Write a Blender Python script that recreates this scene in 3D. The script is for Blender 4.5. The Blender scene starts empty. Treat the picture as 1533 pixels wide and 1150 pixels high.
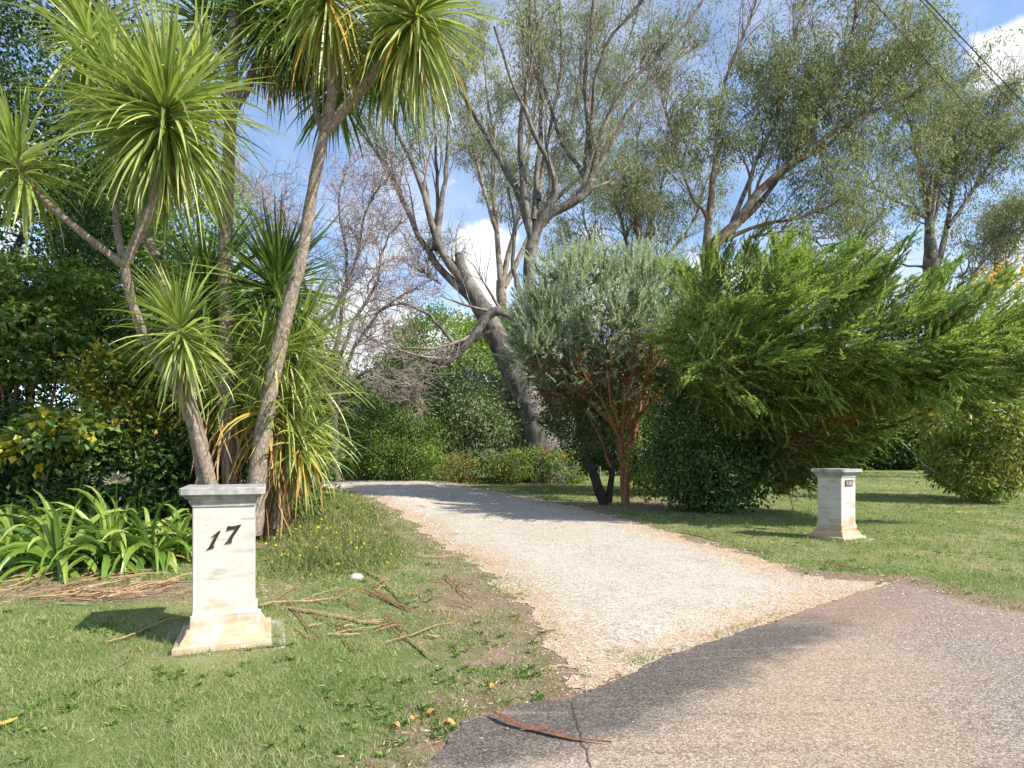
import bpy, math, random
import numpy as np
random.seed(7)
rng = np.random.default_rng(11)
C = bpy.context.scene.collection
SC = bpy.context.scene
R = math.radians

# ------------------------------------------------------------------ camera, sky, sun, exposure
F, HZ, CH = 900.0, 682.0, 1.4
cam_d = bpy.data.cameras.new('camera'); cam = bpy.data.objects.new('camera', cam_d); C.objects.link(cam)
cam.location = (0, 0, CH); cam.rotation_euler = (R(90), 0, 0)
cam_d.sensor_width = 36; cam_d.lens = 36*F/1533; cam_d.shift_y = (HZ-575)/1533
cam_d.clip_start = 0.05; cam_d.clip_end = 3000
SC.camera = cam
SUN_EL, SUN_X, SUN_Y = 41.0, 0.89, -0.45
SUN_AZ = math.atan2(SUN_X, SUN_Y)
sund = (math.sin(SUN_AZ)*math.cos(R(SUN_EL)), math.cos(SUN_AZ)*math.cos(R(SUN_EL)), math.sin(R(SUN_EL)))
ld = bpy.data.lights.new('sun', 'SUN'); ld.energy = 4.1; ld.angle = R(0.5); ld.color = (1, .93, .80)
sun = bpy.data.objects.new('sun', ld); C.objects.link(sun)
from mathutils import Vector
sun.rotation_euler = Vector(sund).to_track_quat('Z', 'Y').to_euler()
SC.view_settings.view_transform = 'Standard'; SC.view_settings.look = 'None'
SC.view_settings.gamma = 1; SC.view_settings.use_curve_mapping = False
SC.view_settings.exposure = 0.99

class NT:
    def __init__(s, tree): s.t = tree; s.n = tree.nodes; s.l = tree.links
    def add(s, typ, **kw):
        nd = s.n.new(typ)
        for k, v in kw.items():
            if k.startswith('_'): setattr(nd, k[1:], v)
            else:
                key = int(k[1:]) if k[0] == 'i' and k[1:].isdigit() else k.replace('__', ' ')
                sk = nd.inputs[key]
                if hasattr(v, 'is_linked'): s.l.new(v, sk)
                else: sk.default_value = v
        return nd
    def math(s, op, a, b=0.0, c=None, clamp=False):
        nd = s.n.new('ShaderNodeMath'); nd.operation = op; nd.use_clamp = clamp
        for i, v in enumerate((a, b) if c is None else (a, b, c)):
            if hasattr(v, 'is_linked'): s.l.new(v, nd.inputs[i])
            else: nd.inputs[i].default_value = v
        return nd.outputs[0]
    def mix(s, f, a, b, mode='MIX'):
        nd = s.n.new('ShaderNodeMix'); nd.data_type = 'RGBA'; nd.blend_type = mode
        for i, v in ((0, f), (6, a), (7, b)):
            if hasattr(v, 'is_linked'): s.l.new(v, nd.inputs[i])
            else: nd.inputs[i].default_value = v if i == 0 else (*v, 1) if len(v) == 3 else v
        return nd.outputs[2]
    def ramp(s, f, stops, interp='LINEAR'):
        nd = s.n.new('ShaderNodeValToRGB'); cr = nd.color_ramp; cr.interpolation = interp
        while len(cr.elements) < len(stops): cr.elements.new(0.5)
        for e, (p, c) in zip(cr.elements, stops):
            e.position = p; e.color = (*c, 1) if not isinstance(c, (int, float)) else (c, c, c, 1)
        s.l.new(f, nd.inputs[0]); return nd.outputs[0]
    def noise(s, vec, scale, detail=3, rough=.55, dist=0.0):
        nd = s.n.new('ShaderNodeTexNoise'); nd.inputs['Scale'].default_value = scale
        nd.inputs['Detail'].default_value = detail; nd.inputs['Roughness'].default_value = rough
        nd.inputs['Distortion'].default_value = dist
        if vec is not None: s.l.new(vec, nd.inputs['Vector'])
        return nd.outputs[0]
    def smooth(s, v, a, b):
        nd = s.n.new('ShaderNodeMapRange'); nd.interpolation_type = 'SMOOTHSTEP'
        s.l.new(v, nd.inputs[0]); nd.inputs[1].default_value = a; nd.inputs[2].default_value = b
        return nd.outputs[0]

# sky: physical sky with cumulus laid over it by direction
W = bpy.data.worlds.new('World'); SC.world = W; W.use_nodes = True
W.node_tree.nodes.clear(); t = NT(W.node_tree)
sky = t.add('ShaderNodeTexSky', _sky_type='NISHITA', _sun_disc=False, _sun_elevation=R(SUN_EL), _sun_rotation=SUN_AZ,
            _air_density=1.0, _dust_density=.5, _ozone_density=2.6)
tc = t.add('ShaderNodeTexCoord'); dvec = tc.outputs['Generated']
sep = t.add('ShaderNodeSeparateXYZ', Vector=dvec)
zc = t.math('ADD', t.math('MAXIMUM', sep.outputs[2], 0.0), 0.16)
flat = t.add('ShaderNodeCombineXYZ', X=t.math('DIVIDE', sep.outputs[0], zc), Y=t.math('DIVIDE', sep.outputs[1], zc))
wisp = t.noise(flat.outputs[0], 1.1, 7, .6, .5)
puff = t.noise(dvec, 6.5, 7, .58, .2)
def cloud_at(px, py, size, gain):
    v = Vector(((px-766.5)/F, 1, (HZ-py)/F)).normalized()
    nd = t.add('ShaderNodeVectorMath', _operation='DISTANCE', i0=dvec, i1=tuple(v))
    return t.math('MULTIPLY', t.smooth(nd.outputs['Value'], size, size*.25), gain)
cl = None
for a in ((725, 405, .12, .85), (590, 480, .22, .75), (450, 520, .25, .6), (1510, 95, .075, .62), (1430, 150, .06, .4), (700, 255, .10, .38), (1310, 420, .14, .6),
          (960, 480, .3, .5), (1540, 420, .2, .6), (1080, 20, .12, .3), (60, 300, .5, .5), (480, 230, .12, .2), (640, 500, .2, .7), (860, 430, .15, .35), (1180, 400, .2, .4)):
    c_ = cloud_at(*a); cl = c_ if cl is None else t.math('MAXIMUM', cl, c_)
m_puff = t.smooth(t.math('ADD', cl, t.math('MULTIPLY', t.math('SUBTRACT', puff, .5), 2.2)), .40, .75)
m_wisp = t.math('MULTIPLY', t.smooth(wisp, .38, .76), .70)
mask = t.math('MAXIMUM', m_puff, m_wisp, clamp=True)
shade = t.ramp(t.noise(dvec, 9, 5), [(0.3, (4.0, 4.15, 4.4)), (.65, (5.3, 5.3, 5.3))])
skyc = t.mix(1.0, sky.outputs[0], (1.0, 1.0, 1.0), 'MULTIPLY')
col = t.mix(mask, skyc, shade)
bg = t.add('ShaderNodeBackground', Color=col, Strength=.130)
out = t.add('ShaderNodeOutputWorld'); t.l.new(bg.outputs[0], out.inputs[0])

# ------------------------------------------------------------------ ground shape and pixel helpers
def sst(a, b, x):
    u = np.clip((x-a)/(b-a), 0, 1); return u*u*(3-2*u)
_lat = np.random.default_rng(5).random((256, 256))
def vnoise(x, y):
    xi = np.floor(x).astype(int); yi = np.floor(y).astype(int); fx = x-xi; fy = y-yi
    fx = fx*fx*(3-2*fx); fy = fy*fy*(3-2*fy)
    g = lambda i, j: _lat[i & 255, j & 255]
    return (g(xi, yi)*(1-fx)+g(xi+1, yi)*fx)*(1-fy)+(g(xi, yi+1)*(1-fx)+g(xi+1, yi+1)*fx)*fy
def fbm(x, y, o=4):
    s = 0; a = .5; tot = 0
    for k in range(o):
        s = s+a*vnoise(x*2**k+17*k, y*2**k+31*k); tot += a; a *= .5
    return s/tot
def T(x, y):
    x = np.asarray(x, float); y = np.asarray(y, float)
    z = .42*sst(15, 30, y) + .05*sst(4, 6, y)*(fbm(x*.35+3, y*.35)-.5)
    z = z + 7.0*sst(65, 260, np.hypot(x, y))
    z = z + .16*sst(-1.6, -3.5, x)*sst(6.0, 8.5, y)*sst(40, 20, y)
    return z
def P(px, py, d): return np.array(((px-766.5)/F*d, d, CH+(HZ-py)/F*d))
def G(px, py):
    d = CH*F/(py-HZ) if py > HZ+1 else 60
    for _ in range(12):
        d = .5*d+.5*(CH-float(T((px-766.5)/F*d, d)))*F/max(py-HZ, 1)
    x = (px-766.5)/F*d
    return np.array((x, d, float(T(x, d))))
def gz(x, y): return np.array((x, y, float(T(x, y))))

# ------------------------------------------------------------------ object helpers
def tag(o, label=None, cat=None, group=None, kind=None):
    for k, v in (('label', label), ('category', cat), ('group', group), ('kind', kind)):
        if v: o[k] = v
    return o
def thing(name, loc, label, cat, group=None, rz=0.0):
    o = bpy.data.objects.new(name, None); C.objects.link(o); o.location = tuple(loc); o.rotation_euler = (0, 0, rz)
    o.empty_display_size = .2
    return tag(o, label, cat, group)
class MB:
    """collects vertices and faces, builds ONE mesh object"""
    def __init__(s): s.v = []; s.q = []; s.tr = []; s.n = 0; s.mq = []; s.mt = []; s.at = []
    def add(s, v, quads=None, tris=None, mat=0, attr=None):
        v = np.asarray(v, float).reshape(-1, 3); s.v.append(v)
        s.at.append(np.full(len(v), 0.0) if attr is None else np.broadcast_to(np.asarray(attr, float), (len(v),)))
        if quads is not None and len(quads): q = np.asarray(quads).reshape(-1, 4)+s.n; s.q.append(q); s.mq.append(np.full(len(q), mat))
        if tris is not None and len(tris): q = np.asarray(tris).reshape(-1, 3)+s.n; s.tr.append(q); s.mt.append(np.full(len(q), mat))
        s.n += len(v); return s
    def poly(s, v, faces, mat=0):
        for f in faces:
            if len(f) == 4: s.add([v[i] for i in f], quads=[[0, 1, 2, 3]], mat=mat)
            else:
                p = [v[i] for i in f]; s.add(p, tris=[[0, i, i+1] for i in range(1, len(p)-1)], mat=mat)
    def build(s, name, mats, parent=None, smooth=False, attr=None):
        me = bpy.data.meshes.new(name)
        V = np.concatenate(s.v) if s.v else np.zeros((0, 3))
        if parent is not None:
            V = V-np.array(parent.location)
            rz = parent.rotation_euler[2]
            if rz:
                c_, s_ = math.cos(-rz), math.sin(-rz); V = np.stack([V[:, 0]*c_-V[:, 1]*s_, V[:, 0]*s_+V[:, 1]*c_, V[:, 2]], 1)
        q = np.concatenate(s.q) if s.q else np.zeros((0, 4), int); tr = np.concatenate(s.tr) if s.tr else np.zeros((0, 3), int)
        me.vertices.add(len(V)); me.vertices.foreach_set('co', V.astype(np.float32).ravel())
        me.loops.add(q.size+tr.size); me.loops.foreach_set('vertex_index', np.concatenate([q.ravel(), tr.ravel()]).astype(np.int32))
        me.polygons.add(len(q)+len(tr))
        me.polygons.foreach_set('loop_start', np.concatenate([np.arange(len(q))*4, q.size+np.arange(len(tr))*3]).astype(np.int32))
        mats = mats if isinstance(mats, (list, tuple)) else [mats]
        for m in mats: me.materials.append(m)
        mi = np.concatenate(s.mq+s.mt).astype(np.int32) if (s.mq or s.mt) else np.zeros(0, np.int32)
        me.polygons.foreach_set('material_index', mi)
        me.polygons.foreach_set('use_smooth', np.full(len(mi), smooth))
        if attr:
            a = me.attributes.new(attr, 'FLOAT', 'POINT'); a.data.foreach_set('value', np.concatenate(s.at).astype(np.float32))
        me.update(calc_edges=True); me.validate()
        o = bpy.data.objects.new(name, me); C.objects.link(o)
        if parent is not None: o.parent = parent
        return o
def nrm(v): return v/np.maximum(np.linalg.norm(v, axis=-1, keepdims=True), 1e-9)
def rdir(n): return nrm(rng.normal(size=(n, 3)))

# ------------------------------------------------------------------ materials
def mat(name):
    m = bpy.data.materials.new(name); m.use_nodes = True; m.node_tree.nodes.clear()
    t = NT(m.node_tree); o = t.add('ShaderNodeOutputMaterial'); return m, t, o
def leaf_mat(name, cols, trans=.35, rough=.45, spec=.35, patch=0.0):
    m, t, o = mat(name)
    g = t.add('ShaderNodeNewGeometry')
    cols = [tuple(min(.75, v*1.22) for v in q) for q in cols]; n = len(cols); f = g.outputs['Random Per Island']
    if patch:
        f = t.math('ADD', t.math('MULTIPLY', f, 1-patch), t.math('MULTIPLY', t.ramp(t.noise(t.add('ShaderNodeTexCoord').outputs['Object'], 1.3, 2), [(.3, 0.0), (.7, 1.0)]), patch))
    c = t.ramp(f, [(i/(n-1), q) for i, q in enumerate(cols)])
    p = t.add('ShaderNodeBsdfPrincipled', Base__Color=c, Roughness=rough, Specular__IOR__Level=spec)
    tr = t.add('ShaderNodeBsdfTranslucent', Color=t.mix(1.0, c, (1.35, 1.45, .8), 'MULTIPLY'))
    mx = t.add('ShaderNodeMixShader', Fac=trans); t.l.new(p.outputs[0], mx.inputs[1]); t.l.new(tr.outputs[0], mx.inputs[2])
    t.l.new(mx.outputs[0], o.inputs[0]); return m
def bark_mat(name, c1, c2, scale=6, stretch=.2, bump=.4, c3=None):
    m, t, o = mat(name)
    tc = t.add('ShaderNodeTexCoord'); mp = t.add('ShaderNodeMapping', Vector=tc.outputs['Object'], Scale=(1, 1, stretch))
    n1 = t.noise(mp.outputs[0], scale, 5, .65, .6); c = t.ramp(n1, [(.32, c1), (.68, c2)])
    if c3: c = t.mix(t.smooth(t.noise(tc.outputs['Object'], scale*.25, 3), .48, .6), c, c3)
    b = t.add('ShaderNodeBump', Strength=bump, Distance=.03, Height=n1)
    p = t.add('ShaderNodeBsdfPrincipled', Base__Color=c, Roughness=.85, Specular__IOR__Level=.2, Normal=b.outputs[0])
    t.l.new(p.outputs[0], o.inputs[0]); return m
def plain_mat(name, c1, c2, scale=20, rough=.8, bump=.2, dist=.01):
    m, t, o = mat(name)
    tc = t.add('ShaderNodeTexCoord'); n1 = t.noise(tc.outputs['Object'], scale, 4, .6)
    b = t.add('ShaderNodeBump', Strength=bump, Distance=dist, Height=n1)
    p = t.add('ShaderNodeBsdfPrincipled', Base__Color=t.ramp(n1, [(.3, c1), (.7, c2)]), Roughness=rough, Specular__IOR__Level=.25, Normal=b.outputs[0])
    t.l.new(p.outputs[0], o.inputs[0]); return m

def ground_mat():
    m, t, o = mat('lawn_soil')
    tc = t.add('ShaderNodeTexCoord'); v = tc.outputs['Object']
    a = t.add('ShaderNodeAttribute', _attribute_name='bare').outputs['Fac']
    big = t.noise(v, .55, 4, .6); mid = t.noise(v, 5, 4, .65); fine = t.noise(v, 55, 4, .7)
    g = t.ramp(t.math('ADD', t.math('MULTIPLY', mid, .45), t.math('MULTIPLY', fine, .55)), [(.3, (.07, .11, .032)), (.5, (.145, .19, .062)), (.66, (.26, .265, .12)), (.8, (.42, .35, .22))])
    g = t.mix(t.smooth(big, .42, .7), g, t.ramp(fine, [(.3, (.16, .16, .07)), (.7, (.42, .36, .20))]))
    d = t.ramp(t.math('ADD', t.math('MULTIPLY', fine, .6), t.math('MULTIPLY', mid, .4)), [(.28, (.10, .065, .045)), (.48, (.24, .17, .125)), (.64, (.36, .28, .21)), (.8, (.5, .42, .34))])
    f = t.smooth(t.math('ADD', a, t.math('MULTIPLY', t.math('SUBTRACT', mid, .5), 1.1)), .25, .7)
    b = t.add('ShaderNodeBump', Strength=.8, Distance=.02, Height=fine)
    p = t.add('ShaderNodeBsdfPrincipled', Base__Color=t.mix(f, g, d), Roughness=.95, Specular__IOR__Level=.1, Normal=b.outputs[0])
    t.l.new(p.outputs[0], o.inputs[0]); return m
def gravel_mat():
    m, t, o = mat('crushed_gravel')
    tc = t.add('ShaderNodeTexCoord'); v = tc.outputs['Object']
    a = t.add('ShaderNodeAttribute', _attribute_name='bare').outputs['Fac']     # metres in from the edge
    sdm = a; a = t.smooth(sdm, 1.3, 0.0)
    trk = t.smooth(t.math('ABSOLUTE', t.math('SUBTRACT', t.math('ADD', sdm, t.math('MULTIPLY', t.math('SUBTRACT', t.noise(v, 1.1, 3), .5), .7)), 1.2)), .5, .12)
    vo = t.add('ShaderNodeTexVoronoi', Vector=v, Scale=62, Randomness=1); vr = t.add('ShaderNodeSeparateColor', Color=vo.outputs['Color'])
    vo2 = t.add('ShaderNodeTexVoronoi', Vector=v, Scale=150, Randomness=1)
    vr2 = t.add('ShaderNodeSeparateColor', Color=vo2.outputs['Color'])
    big = t.noise(v, .8, 4, .6); mid = t.noise(v, 4, 4, .6)
    rr = t.math('ADD', t.math('MULTIPLY', vr.outputs[0], .6), t.math('MULTIPLY', vr2.outputs[1], .4))
    c = t.ramp(rr, [(.0, (.13, .105, .083)), (.22, (.295, .25, .205)), (.5, (.45, .395, .33)), (.8, (.585, .53, .46)), (1, (.71, .665, .60))])
    tan = t.ramp(rr, [(.0, (.19, .12, .07)), (.5, (.44, .31, .20)), (1, (.60, .46, .32))])
    f = t.smooth(t.math('ADD', t.math('MULTIPLY', a, .75), t.math('MULTIPLY', t.math('SUBTRACT', t.math('ADD', t.math('MULTIPLY', mid, .5), t.math('MULTIPLY', big, .5)), .5), 2.2)), .22, .95)
    c = t.mix(f, c, tan)
    c = t.mix(t.math('MULTIPLY', trk, .42), c, t.ramp(rr, [(.0, (.33, .285, .24)), (.5, (.49, .435, .375)), (1, (.62, .57, .51))]))
    loose = t.math('MULTIPLY', t.smooth(t.noise(v, 2.3, 5, .7), .52, .66), .5)
    c = t.mix(loose, c, t.ramp(rr, [(.0, (.09, .075, .062)), (.5, (.31, .27, .235)), (1, (.62, .58, .53))]))
    h = t.math('SUBTRACT', t.math('MULTIPLY', rr, .5), vo.outputs['Distance'])
    b = t.add('ShaderNodeBump', Strength=.45, Distance=.01, Height=h)
    p = t.add('ShaderNodeBsdfPrincipled', Base__Color=c, Roughness=.9, Specular__IOR__Level=.2, Normal=b.outputs[0])
    t.l.new(p.outputs[0], o.inputs[0]); return m
def road_mat():
    m, t, o = mat('weathered_asphalt')
    tc = t.add('ShaderNodeTexCoord'); v = tc.outputs['Object']
    a = t.add('ShaderNodeAttribute', _attribute_name='bare').outputs['Fac']     # distance in metres from the driveway joint
    vo = t.add('ShaderNodeTexVoronoi', Vector=v, Scale=125); vr = t.add('ShaderNodeSeparateColor', Color=vo.outputs['Color'])
    fine = t.noise(v, 160, 3, .7); big = t.noise(v, .75, 4, .6); mid = t.noise(v, 3.2, 4, .6)
    rr = t.math('ADD', t.math('MULTIPLY', vr.outputs[0], .75), t.math('MULTIPLY', fine, .25))
    c = t.ramp(rr, [(.05, (.10, .08, .062)), (.32, (.20, .162, .13)), (.6, (.295, .24, .192)), (.9, (.53, .45, .375))])
    warm = t.ramp(rr, [(.05, (.17, .12, .085)), (.4, (.285, .215, .158)), (.9, (.50, .40, .31))])
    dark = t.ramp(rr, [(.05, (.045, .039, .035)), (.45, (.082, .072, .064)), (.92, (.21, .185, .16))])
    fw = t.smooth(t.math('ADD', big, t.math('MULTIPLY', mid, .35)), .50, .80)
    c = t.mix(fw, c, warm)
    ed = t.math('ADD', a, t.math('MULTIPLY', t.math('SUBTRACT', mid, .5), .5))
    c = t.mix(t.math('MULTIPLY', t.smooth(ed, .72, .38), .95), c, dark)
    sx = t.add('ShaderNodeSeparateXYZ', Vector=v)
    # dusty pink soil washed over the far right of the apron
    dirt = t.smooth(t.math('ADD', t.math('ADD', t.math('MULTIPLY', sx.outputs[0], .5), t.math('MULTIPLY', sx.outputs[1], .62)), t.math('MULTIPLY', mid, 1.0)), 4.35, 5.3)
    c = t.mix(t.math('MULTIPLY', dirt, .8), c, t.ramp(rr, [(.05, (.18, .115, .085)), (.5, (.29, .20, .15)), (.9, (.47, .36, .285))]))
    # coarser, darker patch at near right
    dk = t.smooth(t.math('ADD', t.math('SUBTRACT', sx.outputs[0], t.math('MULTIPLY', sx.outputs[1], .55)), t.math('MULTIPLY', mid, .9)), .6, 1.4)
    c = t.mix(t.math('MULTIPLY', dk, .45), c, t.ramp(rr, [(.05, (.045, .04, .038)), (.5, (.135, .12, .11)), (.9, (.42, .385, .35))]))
    # faint sweeping streaks of dust and tyre wear
    mp = t.add('ShaderNodeMapping', Vector=v, Rotation=(0, 0, R(24)), Scale=(.35, 4.5, 1)); st = t.noise(mp.outputs[0], 1.6, 5, .62)
    c = t.mix(t.math('MULTIPLY', t.smooth(st, .52, .72), .45), c, t.ramp(rr, [(.05, (.06, .05, .044)), (.5, (.15, .12, .10)), (.9, (.34, .29, .25))]))
    c = t.mix(t.math('MULTIPLY', t.smooth(st, .46, .28), .35), c, t.ramp(rr, [(.05, (.20, .16, .125)), (.5, (.36, .30, .25)), (.9, (.56, .50, .44))]))
    # crack wandering in from the joint
    cx = t.math('ABSOLUTE', t.math('SUBTRACT', t.math('SUBTRACT', sx.outputs[0], .335), t.math('MULTIPLY', t.math('SUBTRACT', t.noise(v, 7, 3), .5), .09)))
    ck = t.math('MULTIPLY', t.math('MULTIPLY', t.smooth(cx, .009, .003), .75), t.smooth(sx.outputs[1], 3.45, 3.3))
    c = t.mix(ck, c, (.025, .02, .018))
    h = t.math('SUBTRACT', t.math('MULTIPLY', rr, .6), vo.outputs['Distance'])
    b = t.add('ShaderNodeBump', Strength=.3, Distance=.006, Height=h)
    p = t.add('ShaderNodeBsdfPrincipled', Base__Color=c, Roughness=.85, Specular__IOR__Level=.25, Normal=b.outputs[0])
    t.l.new(p.outputs[0], o.inputs[0]); return m

# ------------------------------------------------------------------ outlines on the ground
def gl(pts): return np.array([G(*p)[:2] for p in pts])
joint_px = [(640, 1150), (700, 1080), (770, 1062), (860, 1042), (1000, 985), (1160, 930), (1290, 886), (1340, 873)]
joint = gl(joint_px)
verge = gl([(1340, 873), (1400, 886), (1470, 906), (1533, 922)])
road_poly = np.concatenate([joint, verge, np.array([(6.2, 4.4), (9.5, 2.6), (16, -1), (16, -14), (-14, -14), (-6, -.2), (-2.2, 1.7), (-.9, 2.35)])])
drive_left = gl([(500, 731), (545, 743), (590, 762), (618, 785), (640, 808), (690, 835), (745, 870), (770, 905), (800, 950), (835, 1000), (860, 1042)])
drive_right = gl([(1340, 873), (1240, 866), (1160, 845), (1080, 819), (1000, 796), (930, 776), (870, 760), (800, 744), (730, 734)])
far_bend = np.array([(-2.6, 25.6), (-6.5, 26.5), (-12, 27), (-22, 26), (-22, 22), (-12, 21.6)])
drive_poly = np.concatenate([drive_left, joint[3:]+np.array((.06, -.12)), drive_right, far_bend])
def sdist(pts, poly):
    """signed distance to a polygon, positive inside"""
    out = np.empty(len(pts))
    a = poly; b = np.roll(poly, -1, 0)
    for s in range(0, len(pts), 60000):
        p = pts[s:s+60000]; d = np.full(len(p), 1e9); ins = np.zeros(len(p), bool)
        for (ax, ay), (bx, by) in zip(a, b):
            ex, ey = bx-ax, by-ay; wx, wy = p[:, 0]-ax, p[:, 1]-ay
            u = np.clip((wx*ex+wy*ey)/(ex*ex+ey*ey+1e-12), 0, 1)
            d = np.minimum(d, (wx-ex*u)**2+(wy-ey*u)**2)
            cr = ((ay > p[:, 1]) != (by > p[:, 1])) & (p[:, 0] < ex*(p[:, 1]-ay)/(ey if abs(ey) > 1e-12 else 1e-12)+ax)
            ins ^= cr
        d = np.sqrt(d); out[s:s+60000] = np.where(ins, d, -d)
    return out
def dline(pts, line):
    d = np.full(len(pts), 1e9)
    for (ax, ay), (bx, by) in zip(line[:-1], line[1:]):
        ex, ey = bx-ax, by-ay; wx, wy = pts[:, 0]-ax, pts[:, 1]-ay
        u = np.clip((wx*ex+wy*ey)/(ex*ex+ey*ey+1e-12), 0, 1); d = np.minimum(d, (wx-ex*u)**2+(wy-ey*u)**2)
    return np.sqrt(d)
def bareness(p):
    """how worn the lawn is: 1 = bare soil"""
    x, y = p[:, 0], p[:, 1]
    sd = sdist(p, drive_poly); sr = sdist(p, road_poly)
    left = sst(1.7, 0.0, -sd)*sst(16, 9, y)*(x < 2.2)
    b = .62*left + .6*sst(.55, .05, -sd)*(x >= 2.2) + .8*sst(.55+.6*(x > 3), .02, -sr)
    b = b + .22*np.exp(-(((x+1.0)/1.1)**2+((y-5.5)/1.1)**2))                       # litter ground beside the post
    b = b + 1.0*np.exp(-(((x+4.3)/1.9)**2+((y-6.15)/.55)**2))                       # raked strip under the agapanthus
    b = b + .8*sst(7.2, 8.5, y)*sst(-1.8, -3.2, x)                                  # under the trees on the left
    b = b + .85*np.exp(-(((x-4.2)/3.4)**2+((y-16.5)/2.4)**2))                       # under the conifers
    return np.clip(b, 0, 1.3)

def polar(theta, r):
    A, B = np.meshgrid(theta, r, indexing='ij'); x = np.sin(A)*B; y = np.cos(A)*B
    return x, y
def grid_faces(n, m):
    i = np.arange(n*m).reshape(n, m)
    return np.stack([i[:-1, :-1], i[:-1, 1:], i[1:, 1:], i[1:, :-1]], -1).reshape(-1, 4)

# lawn sheet, out to the horizon
th = np.concatenate([np.arange(-60, 60, .3), np.arange(60, 300.1, 4)])*math.pi/180
rr_ = np.concatenate([[.02, .5, .9], np.geomspace(1.3, 60, 330), np.geomspace(66, 1500, 24)])
x, y = polar(th, rr_); xf, yf = x.ravel(), y.ravel()
pts = np.stack([xf, yf], 1)
z = T(xf, yf)+.03*(fbm(xf*1.1, yf*1.1, 3)-.5)*sst(1.5, 3, np.hypot(xf, yf))*sst(1.0, 0, np.maximum(sdist(pts, drive_poly), sdist(pts, road_poly))+1.3)
mb = MB(); mb.add(np.stack([xf, yf, z], 1), quads=grid_faces(*x.shape), attr=bareness(pts))
tag(mb.build('lawn', ground_mat(), smooth=True, attr='bare'), kind='structure')
# driveway and road: fine ragged-edged sheets
th = np.arange(-58, 58, .13)*math.pi/180; rr_ = np.geomspace(1.2, 42, 640)
x, y = polar(th, rr_); pts = np.stack([x.ravel(), y.ravel()], 1); px_, py_ = pts.T
def partial(name, keep_v, zoff, attr, m):
    q = grid_faces(*x.shape); k = keep_v[q].all(1); q = q[k]
    used = np.zeros(len(pts), bool); used[q.ravel()] = True; idx = np.cumsum(used)-1
    v = np.stack([px_, py_, T(px_, py_)+zoff], 1)[used]
    mb = MB(); mb.add(v, quads=idx[q], attr=attr[used]); o = mb.build(name, m, smooth=True, attr='bare'); return tag(o, kind='structure')
rag = fbm(px_*9, py_*9, 4)-.5; rag2 = fbm(px_*1.7+9, py_*1.7, 3)-.5
sd_d = sdist(pts, drive_poly); sd_r = sdist(pts, road_poly)
partial('driveway', (sd_d+rag*.30+rag2*.5 > 0) & (sd_r < .12), .004+(.012+.02*rag2)*sst(0, .8, sd_d)*sst(.05, -.6, sd_r), sd_d, gravel_mat())
vg = sst(.25, .9, dline(pts, joint[2:]))*(px_ > 3.6)
keep = (sd_r+rag*(.07+.35*vg)+rag2*(.10+.4*vg) > 0)
partial('road', keep, .010+.02*sst(0, .5, sd_r), dline(pts, joint[1:]), road_mat())
# the rest of the road, behind the viewer
# ------------------------------------------------------------------ generators
def tubes(mb, L, Rr, sides=5, mat=0, cap=False):
    """L (N,M,3) polylines, Rr (N,M) radii"""
    L = np.asarray(L, float); Rr = np.asarray(Rr, float)
    if L.ndim == 2: L = L[None]; Rr = Rr[None]
    N, M, _ = L.shape
    tan = np.empty_like(L); tan[:, 1:-1] = L[:, 2:]-L[:, :-2]; tan[:, 0] = L[:, 1]-L[:, 0]; tan[:, -1] = L[:, -1]-L[:, -2]
    tan = nrm(tan)
    ref = np.where(np.abs(nrm(L[:, -1]-L[:, 0])[:, 2:3]) > .9, np.array([[1., 0, 0]]), np.array([[0, 0, 1.]]))[:, None, :]
    u = nrm(np.cross(tan, ref)); w = np.cross(tan, u)
    ang = np.arange(sides)*2*math.pi/sides
    if sides >= 8:                                                  # thick wood is lumpy, not turned on a lathe
        gx = L[:, :, None, 0]*1.3+np.cos(ang)*1.7; gy = L[:, :, None, 2]*1.9+np.sin(ang)*1.7
        Rq = Rr[:, :, None]*(1+.26*(fbm(gx, gy, 3)-.5))
    else: Rq = np.repeat(Rr[:, :, None], sides, 2)
    ring = L[:, :, None, :]+Rq[..., None]*(u[:, :, None, :]*np.cos(ang)[None, None, :, None]+w[:, :, None, :]*np.sin(ang)[None, None, :, None])
    i = np.arange(N*M*sides).reshape(N, M, sides); j = np.roll(i, -1, 2)
    q = np.stack([i[:, :-1], j[:, :-1], j[:, 1:], i[:, 1:]], -1).reshape(-1, 4)
    mb.add(ring.reshape(-1, 3), quads=q, mat=mat)
    if cap:
        for n in range(N):
            mb.add(ring[n, -1], tris=[[0, k, k+1] for k in range(1, sides-1)], mat=mat)
    return mb
def smooth_line(pts, rad, n=16):
    """catmull-rom resample of a traced limb"""
    pts = np.asarray(pts, float); rad = np.asarray(rad, float); K = len(pts)
    e = np.concatenate([[2*pts[0]-pts[1]], pts, [2*pts[-1]-pts[-2]]]); er = np.concatenate([[rad[0]], rad, [rad[-1]]])
    u = np.linspace(0, K-1, n); i = np.minimum(u.astype(int), K-2); f = (u-i)[:, None]
    p0, p1, p2, p3 = e[i], e[i+1], e[i+2], e[i+3]
    out = .5*(2*p1+(p2-p0)*f+(2*p0-5*p1+4*p2-p3)*f**2+(3*p1-p0-3*p2+p3)*f**3)
    return out, np.interp(u, np.arange(K), rad)
def limb(pxs, d, r0, r1, n=16, dd=0.0, wob=0.0):
    """pixel-traced limb at distance d (drifting by dd metres along it)"""
    K = len(pxs); p = [P(a, b, d+dd*k/max(K-1, 1)) for k, (a, b) in enumerate(pxs)]
    r = np.geomspace(r0, r1, K) if np.ndim(r0) == 0 else r0
    l, rr = smooth_line(p, r, n)
    if wob: l[1:-1] += rng.normal(size=(n-2, 3))*wob
    return l, rr
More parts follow.
